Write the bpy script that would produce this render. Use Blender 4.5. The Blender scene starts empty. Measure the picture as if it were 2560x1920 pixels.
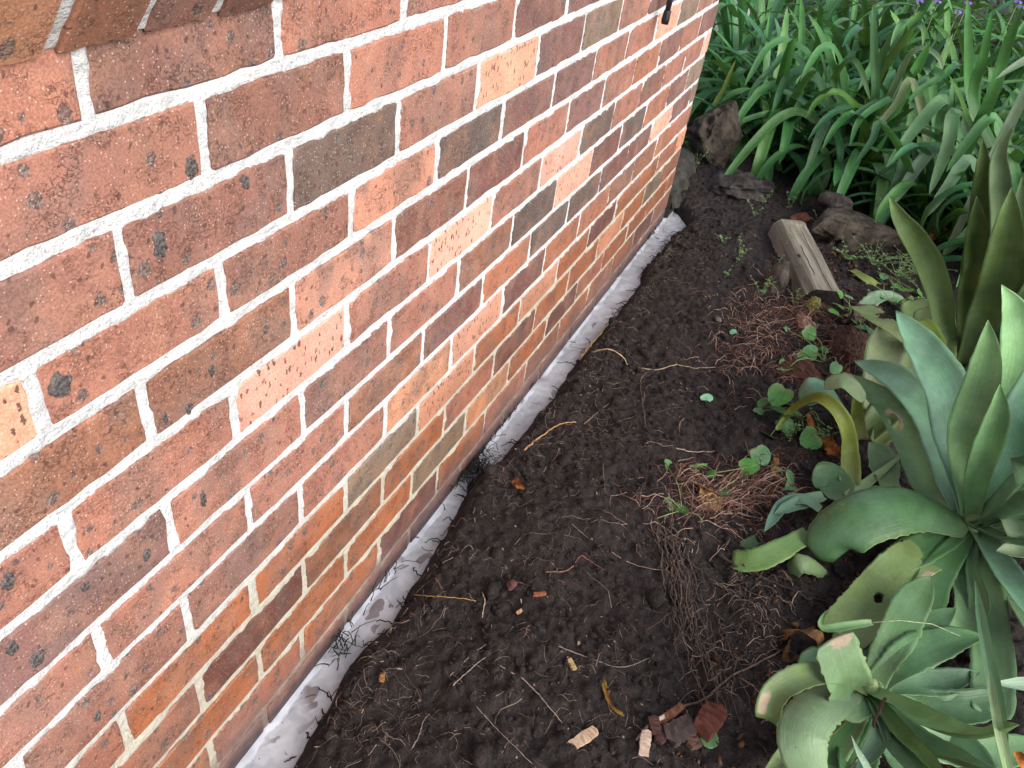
import bpy, math, random
import numpy as np
from mathutils import Vector, Matrix

# ---------------------------------------------------------------- camera, light
S = bpy.context.scene
COL = S.collection
CAM = np.array([-0.46694, -0.55012, 1.35198])
YAW, PITCH, ROLL, FPX = math.radians(19.28718), math.radians(-36.42647), math.radians(8.98054), 2020.62
CF = np.array([math.cos(PITCH)*math.cos(YAW), math.cos(PITCH)*math.sin(YAW), math.sin(PITCH)])
_r = np.cross(CF, [0, 0, 1]); _r /= np.linalg.norm(_r); _u = np.cross(_r, CF)
CR = math.cos(ROLL)*_r + math.sin(ROLL)*_u
CU = -math.sin(ROLL)*_r + math.cos(ROLL)*_u
cd = bpy.data.cameras.new('camera'); cam = bpy.data.objects.new('camera', cd); COL.objects.link(cam)
cd.sensor_width = 36; cd.lens = 36*FPX/2560; cd.clip_start = 0.02; cd.clip_end = 200
M = Matrix(((CR[0], CU[0], -CF[0], CAM[0]), (CR[1], CU[1], -CF[1], CAM[1]), (CR[2], CU[2], -CF[2], CAM[2]), (0, 0, 0, 1)))
cam.matrix_world = M
S.camera = cam
S.view_settings.view_transform = 'Standard'; S.view_settings.look = 'None'
S.view_settings.gamma = 1; S.view_settings.use_curve_mapping = False
S.view_settings.exposure = 0.97
SUN_EL, SUN_AZ = math.radians(35), math.radians(-112)      # azimuth measured from +x towards +y
w = bpy.data.worlds.new('World'); S.world = w; w.use_nodes = True
wn = w.node_tree.nodes; wl = w.node_tree.links; wn.clear()
sky = wn.new('ShaderNodeTexSky'); sky.sky_type = 'NISHITA'; sky.sun_disc = False
sky.sun_elevation = SUN_EL; sky.sun_rotation = math.pi/2 - SUN_AZ
sky.air_density = 1.0; sky.dust_density = 3.0; sky.ozone_density = 0.6
hs = wn.new('ShaderNodeHueSaturation'); hs.inputs['Saturation'].default_value = 0.6
bg = wn.new('ShaderNodeBackground'); bg.inputs['Strength'].default_value = 0.15
wo = wn.new('ShaderNodeOutputWorld')
wl.new(sky.outputs[0], hs.inputs['Color']); wl.new(hs.outputs[0], bg.inputs[0]); wl.new(bg.outputs[0], wo.inputs[0])
sl = bpy.data.lights.new('sun', 'SUN'); sl.energy = 1.05; sl.angle = math.radians(50); sl.color = (.97, .985, 1)
so = bpy.data.objects.new('sun', sl); COL.objects.link(so)
sd = Vector((math.cos(SUN_EL)*math.cos(SUN_AZ), math.cos(SUN_EL)*math.sin(SUN_AZ), math.sin(SUN_EL)))
so.rotation_euler = sd.to_track_quat('Z', 'Y').to_euler(); so.location = (0, -3, 6)

# ---------------------------------------------------------------- helpers
rnd = random.Random(7); rng = np.random.default_rng(7)
def ray(px, py): return CF + (px-1280)/FPX*CR - (py-960)/FPX*CU
def at(px, py, h):                       # point of a photo pixel at height h
    d = ray(px, py); return CAM + d*((h-CAM[2])/d[2])
def atx(px, py, x):
    d = ray(px, py); return CAM + d*((x-CAM[0])/d[0])
def atd(px, py, dep): return CAM + ray(px, py)*dep
def depth(P): return float(np.dot(np.asarray(P)-CAM, CF))
V = lambda p: Vector((float(p[0]), float(p[1]), float(p[2])))
def srgb(r, g, b):
    f = lambda c: (c/255/12.92 if c/255 <= .04045 else ((c/255+.055)/1.055)**2.4)
    return (f(r), f(g), f(b), 1)

def link(name, me, mat=None, parent=None, color=None, smooth=True):
    o = bpy.data.objects.new(name, me); COL.objects.link(o)
    if mat and not me.materials: me.materials.append(mat)
    if parent: o.parent = parent
    if color: o.color = tuple(color)[:3] + ((color[3] if len(color) > 3 else 1),)
    if smooth and len(me.polygons): me.polygons.foreach_set('use_smooth', [True]*len(me.polygons))
    return o
def mesh(name, vs, fs):
    me = bpy.data.meshes.new(name); me.from_pydata([tuple(map(float, v)) for v in vs], [], fs); me.update(); return me
def np_mesh(name, vs, faces):            # faces: (n,k) int array
    me = bpy.data.meshes.new(name); n, k = faces.shape
    me.vertices.add(len(vs)); me.vertices.foreach_set('co', np.asarray(vs, np.float32).ravel())
    me.loops.add(n*k); me.loops.foreach_set('vertex_index', faces.astype(np.int32).ravel())
    me.polygons.add(n); me.polygons.foreach_set('loop_start', np.arange(0, n*k, k, dtype=np.int32))
    me.polygons.foreach_set('loop_total', np.full(n, k, np.int32)); me.update(calc_edges=True); return me
def tag(o, label=None, cat=None, group=None, kind=None):
    if label: o['label'] = label
    if cat: o['category'] = cat
    if group: o['group'] = group
    if kind: o['kind'] = kind
    return o
def thing(name, loc, label, cat, group=None):
    o = bpy.data.objects.new(name, None); COL.objects.link(o); o.empty_display_size = .05
    o.location = V(loc); tag(o, label, cat, group); THINGS.append(o); return o
THINGS = []
def adopt(o, root):                      # parent keeping the world place (roots only translate)
    o.parent = root; o.location = o.location - root.location
    return o

def hash2(ix, iy, seed):
    n = (ix.astype(np.int64)*374761393 + iy.astype(np.int64)*668265263 + seed*974711) & 0xffffffff
    n = ((n ^ (n >> 13))*1274126177) & 0xffffffff
    return ((n ^ (n >> 16)) & 0xffff)/65535.0
def vnoise(x, y, seed=0):
    x = np.asarray(x, float); y = np.asarray(y, float)
    ix = np.floor(x); iy = np.floor(y); fx = x-ix; fy = y-iy
    fx = fx*fx*(3-2*fx); fy = fy*fy*(3-2*fy)
    a = hash2(ix, iy, seed); b = hash2(ix+1, iy, seed); c = hash2(ix, iy+1, seed); d = hash2(ix+1, iy+1, seed)
    return (a*(1-fx)+b*fx)*(1-fy)+(c*(1-fx)+d*fx)*fy
def fbm(x, y, seed=0, o=4):
    s = 0; a = .5; f = 1
    for i in range(o): s = s+a*(vnoise(np.asarray(x)*f, np.asarray(y)*f, seed+i*17)-.5); a *= .5; f *= 2.03
    return s
def cell(x, y, seed=0):                  # F1 distance of a jittered lattice
    x = np.asarray(x, float); y = np.asarray(y, float); ix = np.floor(x); iy = np.floor(y); best = np.full(x.shape, 9.)
    for dx in (-1, 0, 1):
        for dy in (-1, 0, 1):
            cx = ix+dx+hash2(ix+dx, iy+dy, seed); cy = iy+dy+hash2(ix+dx, iy+dy, seed+5)
            best = np.minimum(best, (x-cx)**2+(y-cy)**2)
    return np.sqrt(best)

# ---------------------------------------------------------------- materials
class NT:
    def __init__(s, name):
        s.m = bpy.data.materials.new(name); s.m.use_nodes = True; s.t = s.m.node_tree
        s.b = s.t.nodes['Principled BSDF']; s.o = s.t.nodes['Material Output']
    def n(s, typ, **kw):
        x = s.t.nodes.new('ShaderNode'+typ)
        for k, v in kw.items():
            if hasattr(x, k) and not isinstance(k, int): setattr(x, k, v)
        return x
    def l(s, a, b): s.t.links.new(a, b)
    def inp(s, sock, v):
        if hasattr(v, 'links') or isinstance(v, bpy.types.NodeSocket): s.l(v, sock)
        else: sock.default_value = v
    def math(s, op, a, b=0., c=None, clamp=False):
        x = s.n('Math', operation=op); x.use_clamp = clamp; s.inp(x.inputs[0], a); s.inp(x.inputs[1], b)
        if c is not None: s.inp(x.inputs[2], c)
        return x.outputs[0]
    def mix(s, f, a, b, mode='MIX'):
        x = s.n('MixRGB', blend_type=mode); s.inp(x.inputs[0], f); s.inp(x.inputs[1], a); s.inp(x.inputs[2], b); return x.outputs[0]
    def ramp(s, f, a, b, lo=0., hi=1.):   # smooth map range
        x = s.n('MapRange'); x.interpolation_type = 'SMOOTHSTEP'; s.inp(x.inputs[0], f)
        x.inputs[1].default_value = a; x.inputs[2].default_value = b; x.inputs[3].default_value = lo; x.inputs[4].default_value = hi
        return x.outputs[0]
    def noise(s, vec, scale, detail=4, rough=.6, dist=0., col=False):
        x = s.n('TexNoise'); s.l(vec, x.inputs['Vector']) if vec is not None else None
        x.inputs['Scale'].default_value = scale; x.inputs['Detail'].default_value = detail
        x.inputs['Roughness'].default_value = rough; x.inputs['Distortion'].default_value = dist
        return x.outputs['Color' if col else 'Fac']
    def voro(s, vec, scale, feature='F1', flat=False):
        x = s.n('TexVoronoi', feature=feature); x.inputs['Scale'].default_value = scale
        if flat:                              # wall plane: x and z only
            x.voronoi_dimensions = '2D'; a = s.n('SeparateXYZ'); s.l(vec, a.inputs[0]); b = s.n('CombineXYZ')
            s.l(a.outputs[0], b.inputs[0]); s.l(a.outputs[2], b.inputs[1]); vec = b.outputs[0]
        s.l(vec, x.inputs['Vector']); return x
    def pos(s): return s.n('NewGeometry').outputs['Position']
    def vmath(s, op, a, b):
        x = s.n('VectorMath', operation=op); s.inp(x.inputs[0], a); s.inp(x.inputs[1], b); return x.outputs[0]
    def bump(s, h, strength=.5, dist=.001, prev=None):
        x = s.n('Bump'); x.inputs['Strength'].default_value = strength; x.inputs['Distance'].default_value = dist
        s.l(h, x.inputs['Height'])
        if prev is not None: s.l(prev, x.inputs['Normal'])
        return x.outputs[0]
    def done(s, col=None, rough=.8, nrm=None, spec=.3):
        if col is not None: s.inp(s.b.inputs['Base Color'], col)
        s.inp(s.b.inputs['Roughness'], rough)
        if nrm is not None: s.l(nrm, s.b.inputs['Normal'])
        s.inp(s.b.inputs['Specular IOR Level'], spec); return s.m

def damp_nodes(t, P):                     # rising damp and splashed soil at the foot of the wall
    sep = t.n('SeparateXYZ'); t.l(P, sep.inputs[0])
    z = sep.outputs[2]
    n1 = t.noise(P, 5, 4, .6); n2 = t.noise(P, 28, 4, .65)
    h1 = t.math('ADD', z, t.math('MULTIPLY', t.math('SUBTRACT', n1, .5), -.16))
    damp = t.ramp(h1, .30, .48, 1, 0)
    h2 = t.math('ADD', z, t.math('ADD', t.math('MULTIPLY', t.math('SUBTRACT', n1, .5), .10), t.math('MULTIPLY', t.math('SUBTRACT', n2, .5), .09)))
    dirt = t.ramp(h2, .035, .13, 1, 0)
    return damp, dirt
def m_brick():
    t = NT('brick_clay'); P = t.pos(); oi = t.n('ObjectInfo')
    off = t.n('CombineXYZ'); t.l(t.math('MULTIPLY', oi.outputs['Random'], 37.), off.inputs[0]); t.l(t.math('MULTIPLY', oi.outputs['Random'], 91.), off.inputs[1]); t.l(t.math('MULTIPLY', oi.outputs['Random'], 53.), off.inputs[2])
    Q = t.vmath('ADD', P, off.outputs[0])
    Qd = t.vmath('ADD', Q, t.vmath('MULTIPLY', t.vmath('SUBTRACT', t.noise(Q, 150, 4, col=True), (.5, .5, .5)), (.011, .011, .011)))
    base = oi.outputs['Color']; pale = t.math('SUBTRACT', 1, oi.outputs['Alpha'])    # alpha 0 on the pale bricks
    # firing variation: purple-grey flashing against orange
    flash = t.ramp(t.noise(t.vmath('MULTIPLY', Q, (1.3, 1, .8)), 10, 4, .6), .44, .62)
    flash = t.math('MULTIPLY', flash, t.math('SUBTRACT', .8, t.math('MULTIPLY', pale, .7)))
    c = t.mix(flash, base, t.mix(.55, base, (.175, .125, .108, 1)))
    warm = t.ramp(t.noise(t.vmath('ADD', Q, (5, 3, 1)), 15, 2, .5), .5, .7)
    c = t.mix(t.math('MULTIPLY', warm, .5), c, t.mix(.6, c, (.42, .20, .125, 1)))
    c = t.mix(1, c, t.ramp(t.noise(P, 7, 4, .6), .3, .7, .84, 1.10), 'MULTIPLY')
    grain = t.noise(Q, 420, 3, .7)
    c = t.mix(1, c, t.ramp(grain, .3, .7, .72, 1.28), 'MULTIPLY')
    # drag-texture cracks
    ck = t.noise(t.vmath('MULTIPLY', Qd, (1, 1, 1.6)), 130, 3, .55)
    ckl = t.math('SUBTRACT', 1, t.ramp(t.math('ABSOLUTE', t.math('SUBTRACT', ck, .5)), .0, .035))
    ckm = t.ramp(t.noise(Q, 30, 2), .44, .62)
    crack = t.math('MULTIPLY', t.math('MULTIPLY', ckl, ckm), t.math('SUBTRACT', 1, t.math('MULTIPLY', pale, .85)))
    c = t.mix(t.math('MULTIPLY', crack, .6), c, (.06, .025, .02, 1))
    # iron spots: few large, many small
    def spots(scale, r0, r1, keep, stretch=(1, 1, 1)):
        v = t.voro(t.vmath('MULTIPLY', Qd, stretch), scale, flat=True)
        sp = t.n('SeparateXYZ'); t.l(v.outputs['Color'], sp.inputs[0])
        rad = t.math('ADD', r0, t.math('MULTIPLY', sp.outputs[1], r1-r0))
        m = t.math('LESS_THAN', sp.outputs[0], keep)
        e = t.ramp(t.math('SUBTRACT', v.outputs['Distance'], rad), -.05, .05, 1, 0)
        return t.math('MULTIPLY', e, m)
    big = t.math('MULTIPLY', spots(34, .10, .25, .30, (1, .3, .85)), t.math('SUBTRACT', 1, t.math('MULTIPLY', pale, .95)))
    inner = t.ramp(t.noise(Q, 300, 2), .4, .6)
    c = t.mix(t.math('MULTIPLY', big, .72), c, t.mix(inner, (.06, .045, .045, 1), (.20, .18, .17, 1)))
    sm = t.math('MULTIPLY', spots(85, .08, .22, .20, (1, .3, .75)), .7)
    c = t.mix(sm, c, (.07, .035, .03, 1))
    ps = t.math('MULTIPLY', t.math('MULTIPLY', spots(70, .12, .24, .5, (1.35, .3, .62)), pale), .88)
    c = t.mix(ps, c, (.085, .04, .03, 1))
    wv = t.voro(Q, 240, flat=True); ws = t.n('SeparateXYZ'); t.l(wv.outputs['Color'], ws.inputs[0])
    wsp = t.math('MULTIPLY', t.math('LESS_THAN', ws.outputs[0], .13), t.ramp(wv.outputs['Distance'], .12, .24, 1, 0))
    c = t.mix(t.math('MULTIPLY', wsp, .6), c, (.62, .5, .43, 1))
    damp, dirt = damp_nodes(t, P)
    hs = t.n('HueSaturation'); hs.inputs['Saturation'].default_value = 1.10; hs.inputs['Value'].default_value = .86; hs.inputs['Hue'].default_value = .502
    t.l(c, hs.inputs['Color']); t.l(damp, hs.inputs['Fac']); c = hs.outputs[0]
    c = t.mix(t.math('MULTIPLY', dirt, .74), c, t.mix(t.noise(P, 60, 3), (.075, .046, .043, 1), (.19, .108, .098, 1)))
    zz = t.n('SeparateXYZ'); t.l(P, zz.inputs[0])
    wet = t.ramp(t.math('ADD', zz.outputs[2], t.math('MULTIPLY', t.math('SUBTRACT', t.noise(P, 40, 3), .5), .05)), .012, .045, 1, 0)
    c = t.mix(t.math('MULTIPLY', wet, .75), c, (.028, .018, .018, 1))
    ds = t.n('HueSaturation'); ds.inputs['Saturation'].default_value = .95; t.l(c, ds.inputs['Color']); c = ds.outputs[0]
    h = t.math('SUBTRACT', t.math('MULTIPLY', grain, .5), t.math('ADD', t.math('MULTIPLY', crack, .9), t.math('MULTIPLY', t.math('MULTIPLY', big, inner), .9)))
    h = t.math('SUBTRACT', h, t.math('MULTIPLY', t.math('ADD', ps, sm), .5))
    nb = t.bump(h, .7, .0016)
    rough = t.math('SUBTRACT', .78, t.math('MULTIPLY', damp, .28))
    return t.done(c, rough, nb, .35)
def m_mortar():
    t = NT('white_mortar'); P = t.pos()
    n = t.noise(P, 300, 4, .7); n2 = t.noise(P, 22, 3)
    c = t.mix(t.ramp(n2, .35, .7), (.68, .69, .70, 1), (.60, .605, .61, 1))
    c = t.mix(1, c, t.ramp(n, .30, .50, .76, 1.02), 'MULTIPLY')
    pit = t.noise(P, 150, 3, .6); c = t.mix(1, c, t.ramp(pit, .28, .40, .82, 1.), 'MULTIPLY')
    damp, dirt = damp_nodes(t, P)
    c = t.mix(damp, c, t.mix(n, (.42, .385, .31, 1), (.56, .52, .43, 1)))
    c = t.mix(t.math('MULTIPLY', dirt, .74), c, t.mix(t.noise(P, 60, 3), (.075, .042, .036, 1), (.17, .085, .07, 1)))
    nb = t.bump(t.math('ADD', n, t.math('MULTIPLY', t.noise(P, 90, 3), 1.6)), 1., .0035)
    return t.done(c, .9, nb, .2)
def m_soil():
    t = NT('dark_soil'); P = t.pos()
    a = t.noise(P, 9, 4, .6); b = t.noise(P, 60, 5, .7); d = t.noise(P, 260, 4, .7)
    c = t.mix(t.ramp(b, .3, .72), (.0056, .0038, .0036, 1), (.037, .0255, .0228, 1))
    c = t.mix(t.math('MULTIPLY', t.ramp(a, .45, .65), .55), c, (.032, .024, .0225, 1))
    c = t.mix(1, c, t.ramp(d, .3, .7, .6, 1.5), 'MULTIPLY')
    v = t.voro(P, 170); vs = t.n('SeparateXYZ'); t.l(v.outputs['Color'], vs.inputs[0])
    sp = t.math('MULTIPLY', t.math('LESS_THAN', vs.outputs[0], .05), t.ramp(v.outputs['Distance'], .1, .28, 1, 0))
    c = t.mix(t.math('MULTIPLY', sp, .6), c, (.20, .15, .12, 1))
    nb = t.bump(t.math('ADD', b, t.math('MULTIPLY', d, .45)), .9, .012)
    return t.done(c, t.ramp(a, .35, .65, .62, .92), nb, .32)
def m_water():
    t = NT('milky_water'); P = t.pos()
    sp0 = t.n('SeparateXYZ'); t.l(P, sp0.inputs[0])
    a = t.noise(t.vmath('MULTIPLY', P, (1, 1.5, 1)), 15, 2, .5, .7); b = t.noise(P, 3.2, 2)
    patch = t.math('MULTIPLY', t.ramp(a, .60, .625), t.ramp(b, .47, .55))
    c = t.mix(t.ramp(t.noise(P, 24, 3, .5, 1.), .38, .68), (.36, .367, .39, 1), (.46, .467, .49, 1))
    c = t.mix(t.math('MULTIPLY', patch, .85), c, (.14, .112, .12, 1))
    bright_rim = t.math('MULTIPLY', t.ramp(t.math('ADD', sp0.outputs[1], t.math('MULTIPLY', t.math('SUBTRACT', t.noise(P, 22, 3), .5), .022)), -.014, -.009), t.ramp(t.noise(P, 8, 2), .38, .55))
    c = t.mix(t.math('MULTIPLY', bright_rim, .8), c, (.72, .74, .80, 1))  # bright rim put into the liquid's colour along the wall
    v = t.voro(P, 130); vs = t.n('SeparateXYZ'); t.l(v.outputs['Color'], vs.inputs[0])
    sp = t.math('MULTIPLY', t.math('LESS_THAN', vs.outputs[0], .16), t.ramp(v.outputs['Distance'], .08, .22, 1, 0))
    c = t.mix(t.math('MULTIPLY', t.math('MULTIPLY', sp, t.ramp(t.noise(P, 9, 2), .42, .6)), .9), c, (.04, .03, .03, 1))
    nb = t.bump(t.noise(t.vmath('MULTIPLY', P, (1, 1.3, 1)), 14, 2, .4, .6), .5, .02)
    return t.done(c, .08, nb, .6)
def m_leaf(name, kind):
    t = NT(name); P = t.pos(); oi = t.n('ObjectInfo'); uv = t.n('UVMap').outputs[0]
    sp = t.n('SeparateXYZ'); t.l(uv, sp.inputs[0]); u0, v = sp.outputs[0], sp.outputs[1]
    under = t.math('GREATER_THAN', u0, 1.5); u = t.math('SUBTRACT', u0, t.math('MULTIPLY', under, 2.))
    au = t.math('ABSOLUTE', t.math('SUBTRACT', t.math('MULTIPLY', u, 2.), 1.))
    vec = t.n('CombineXYZ'); t.l(t.math('MULTIPLY', u, 38.), vec.inputs[0]); t.l(t.math('MULTIPLY', v, 2.2), vec.inputs[1]); t.l(t.math('MULTIPLY', oi.outputs['Random'], 50.), vec.inputs[2])
    stria = t.noise(vec.outputs[0], 1, 4, .6)
    base = oi.outputs['Color']
    if kind == 'agave':
        bloom = t.ramp(t.noise(P, 13, 4, .6), .36, .66)
        c = t.mix(t.math('MULTIPLY', bloom, t.math('MULTIPLY', oi.outputs['Alpha'], .62)), base, t.mix(.6, base, (.20, .33, .275, 1)))
        c = t.mix(1, c, t.ramp(stria, .3, .7, .94, 1.06), 'MULTIPLY')
        c = t.mix(1, c, t.ramp(t.noise(P, 9, 4, .6), .3, .7, .74, 1.2), 'MULTIPLY')
        c = t.mix(t.math('MULTIPLY', t.ramp(v, .30, .0, 0, 1), .3), c, (.22, .29, .14, 1))
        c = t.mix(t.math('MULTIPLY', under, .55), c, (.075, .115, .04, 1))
        c = t.mix(t.math('MULTIPLY', t.ramp(au, .955, 1.0), .45), c, (.26, .34, .10, 1))
        vv = t.voro(P, 75); vs = t.n('SeparateXYZ'); t.l(vv.outputs['Color'], vs.inputs[0])
        fl = t.math('MULTIPLY', t.math('LESS_THAN', vs.outputs[0], .10), t.ramp(vv.outputs['Distance'], .06, .16, 1, 0))
        c = t.mix(t.math('MULTIPLY', fl, .6), c, (.06, .07, .035, 1))
        at_ = t.n('Attribute'); at_.attribute_name = 'scar'
        dust = t.ramp(t.noise(P, 55, 5, .7), .56, .70)
        c = t.mix(t.math('MULTIPLY', dust, .22), c, (.12, .11, .06, 1))
        scr = t.n('CombineXYZ'); t.l(t.math('MULTIPLY', u, 9.), scr.inputs[0]); t.l(t.math('MULTIPLY', v, 14.), scr.inputs[1]); t.l(t.math('MULTIPLY', oi.outputs['Random'], 31.), scr.inputs[2])
        sn = t.noise(scr.outputs[0], 1.4, 3, .6, 1.5); sl_ = t.math('SUBTRACT', 1, t.ramp(t.math('ABSOLUTE', t.math('SUBTRACT', sn, .5)), 0, .012))
        c = t.mix(t.math('MULTIPLY', t.math('MULTIPLY', sl_, t.ramp(t.noise(P, 14, 2), .55, .66)), .5), c, (.34, .40, .20, 1))
        sc = t.ramp(t.math('ADD', at_.outputs['Fac'], t.math('MULTIPLY', t.math('SUBTRACT', t.noise(P, 60, 3), .5), .5)), .4, .62)
        c = t.mix(t.math('MULTIPLY', sc, .85), c, t.mix(t.noise(P, 90, 3), (.30, .17, .09, 1), (.48, .40, .30, 1)))
        hs = t.n('HueSaturation'); hs.inputs['Saturation'].default_value = 1.0; t.l(c, hs.inputs['Color']); c = hs.outputs[0]
        rough = t.ramp(t.noise(P, 25, 3), .3, .7, .36, .56)
        nb = t.bump(t.math('ADD', t.math('MULTIPLY', stria, .5), t.math('MULTIPLY', t.noise(P, 30, 4), 1.6)), .35, .004)
        t.done(c, rough, nb, .32)
    else:
        c = t.mix(1, base, t.ramp(stria, .3, .7, .72, 1.25), 'MULTIPLY')
        c = t.mix(1, c, t.ramp(t.noise(P, 6, 3), .3, .7, .7, 1.25), 'MULTIPLY'); rib = t.ramp(au, .0, .12, 1, 0)
        c = t.mix(t.math('MULTIPLY', rib, .25), c, (.14, .20, .07, 1))
        c = t.mix(t.math('MULTIPLY', t.ramp(v, .22, 0., 0, 1), .6), c, (.20, .24, .09, 1))
        c = t.mix(t.math('MULTIPLY', t.ramp(t.noise(P, 12, 3), .62, .8), .25), c, (.17, .20, .06, 1))
        nb = t.bump(stria, .45, .003)
        t.done(c, t.ramp(t.noise(P, 20, 2), .3, .7, .25, .40), nb, .32)
        tr = t.n('BsdfTranslucent'); t.l(t.mix(.5, c, (.20, .32, .03, 1)), tr.inputs[0])
        mx = t.n('MixShader'); mx.inputs[0].default_value = .16
        t.l(t.b.outputs[0], mx.inputs[1]); t.l(tr.outputs[0], mx.inputs[2]); t.l(mx.outputs[0], t.o.inputs[0])
    return t.m
def m_simple(name, c1, c2, scale=40, rough=.8, bump=.5, bd=.004, spec=.3, stretch=(1, 1, 1), objcol=False, detail=4):
    t = NT(name); g = t.n('TexCoord').outputs['Object']; P = t.vmath('MULTIPLY', g, stretch)
    n = t.noise(P, scale, detail, .65)
    c = t.mix(t.ramp(n, .32, .68), c1, c2)
    if objcol: c = t.mix(1, c, t.n('ObjectInfo').outputs['Color'], 'MULTIPLY')
    nb = t.bump(n, bump, bd); return t.done(c, rough, nb, spec)
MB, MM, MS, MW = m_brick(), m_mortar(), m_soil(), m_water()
MA, MG = m_leaf('agave_leaf_skin', 'agave'), m_leaf('strap_leaf_skin', 'strap')
MROOT = m_simple('root_bark', (.5, .45, .4, 1), (1, .95, .9, 1), 140, .75, .4, .001, .3, objcol=True)
MCHIP = m_simple('wood_fibre', (.55, .5, .45, 1), (1, .97, .92, 1), 60, .8, .8, .003, .2, (6, 1, 1), True)
MROCK = m_simple('weathered_stone', (.020, .017, .014, 1), (.105, .090, .074, 1), 16, .85, 1., .02, .25, objcol=True, detail=8)
MLOG = m_simple('weathered_timber', (.12, .105, .083, 1), (.25, .222, .178, 1), 14, .82, .5, .003, .2, (.25, 3, 3))
MEND = m_simple('timber_end_grain', (.010, .008, .007, 1), (.03, .023, .018, 1), 60, .9, .6, .004, .15)
MBLK = m_simple('black_rubber', (.008, .008, .011, 1), (.014, .014, .018, 1), 80, .5, .1, .001, .4)
MCON = m_simple('grey_concrete', (.024, .022, .019, 1), (.055, .052, .045, 1), 30, .9, .5, .004, .2)
MPALE = m_simple('pale_render', (.44, .43, .40, 1), (.54, .53, .49, 1), 12, .85, .2, .002, .2)
MFRAME = m_simple('painted_frame', (.7, .7, .68, 1), (.76, .76, .74, 1), 10, .5, .1, .001, .4)
MGLASS = m_simple('dark_window_glass', (.02, .025, .03, 1), (.03, .035, .04, 1), 4, .05, 0., .001, .5)
MSMALL = m_leaf('small_leaf_skin', 'strap')
MDEAD = m_simple('dead_leaf_skin', (.10, .055, .025, 1), (.36, .22, .10, 1), 45, .7, .5, .002, .3, objcol=True)
MPETAL = m_simple('petal_skin', (.16, .08, .38, 1), (.30, .2, .52, 1), 40, .6, .1, .001, .3)
MSTUMP = m_simple('stump_fibre', (.028, .018, .014, 1), (.16, .105, .08, 1), 30, .85, 1., .012, .2, (1, 5, 5), True, 6)
MSPOT = m_simple('iron_slag', (.035, .028, .03, 1), (.19, .165, .155, 1), 300, .7, 1., .004, .4)

# ---------------------------------------------------------------- ground
LIPX = [-.8, -.1, .05, .07, .19, .29, .335, .405, .47, .566, .667, .73, .80, .83, .86, .884, .93, 1.04, 1.12, 1.27, 1.47, 1.58, 1.80, 1.98, 2.05, 2.155, 2.29, 2.44, 2.64, 2.72, 2.80]
LIPY = [-.07, -.072, -.07, -.069, -.060, -.045, -.049, -.071, -.062, -.056, -.049, -.040, -.030, -.022, -.020, -.028, -.048, -.055, -.055, -.063, -.056, -.060, -.074, -.077, -.075, -.054, -.066, -.070, -.094, -.04, .05]
def soil_h(x, y, fine=True):
    x = np.asarray(x, float); y = np.asarray(y, float)
    lip = np.interp(x, LIPX, LIPY) - .009 - .008*np.clip((.45-x)/.3, 0, 1) + .012*fbm(x*30, y*30, 61, 3)
    d = lip - y                              # distance from the trench, positive on the bed
    top = .050 + .020*np.clip(d/.25, 0, 1) + .03*fbm(x*3.1, y*3.1, 3, 3)
    top = top + .030*fbm(x*14, y*14, 11, 4) - .010*np.abs(fbm(x*22+5, y*22, 87, 3))*2
    right = np.clip((-y-.55)/.5, 0, 1)*np.clip((3.2-x)/1., 0, 1)
    top = top + right*(.02+.03*fbm(x*7, y*7, 29, 3))
    top = top + .05*np.clip((x-2.75)/.4, 0, 1)*np.clip((y+.35)/.35, 0, 1)
    if fine:
        c1 = cell(x*26, y*26, 2); c2 = cell(x*70+3, y*70, 8)
        msk = np.clip(.5+2.2*fbm(x*4, y*4, 41, 2), 0, 1)
        c3 = cell(x*42+fbm(x*50, y*50, 4, 2), y*42+fbm(x*50+9, y*50, 4, 2), 19)
        top = top + (.45-np.clip(c1, 0, .9))*.014*msk + (.5-np.clip(c3, 0, .8))*.014*(1-.5*msk) + (.4-np.clip(c2, 0, .8))*.007*(.4+.6*msk) + .010*fbm(x*80, y*80, 77, 3)
    s = np.clip(d/.045, -1, 1)
    bank = np.where(d > 0, 1-(1-s)**2, 0)
    h = np.where(d > 0, .008 + (top-.008)*np.clip(bank, 0, 1), np.maximum(.008+d*2.2, -.12))
    return h
def sh(x, y): return float(soil_h(np.array([x]), np.array([y]))[0])
xs = np.concatenate([np.linspace(-9, -1, 14), np.linspace(-.95, -.25, 30), np.arange(-.24, 1.6, .0052), np.arange(1.6, 3.6, .008), np.linspace(3.62, 6, 70), np.linspace(6.2, 45, 30)])
ys = np.concatenate([np.linspace(-30, -3, 18), np.linspace(-2.95, -1.32, 60), np.arange(-1.31, -.70, .008), np.arange(-.70, .06, .0052), np.linspace(.08, 1.5, 26), np.linspace(1.7, 30, 16)])
X, Y = np.meshgrid(xs, ys, indexing='ij')
H = soil_h(X, Y)
under_wall = (X < 2.66) & (Y > .03)
H = np.where(under_wall, -.14, H)
nx, ny = X.shape
idx = np.arange(nx*ny).reshape(nx, ny)
F = np.stack([idx[:-1, :-1], idx[1:, :-1], idx[1:, 1:], idx[:-1, 1:]], -1).reshape(-1, 4)
g = link('ground', np_mesh('ground', np.stack([X, Y, H], -1).reshape(-1, 3), F), MS)
tag(g, 'dark crumbly garden soil dug over beside the brick wall', 'ground', kind='structure')
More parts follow.
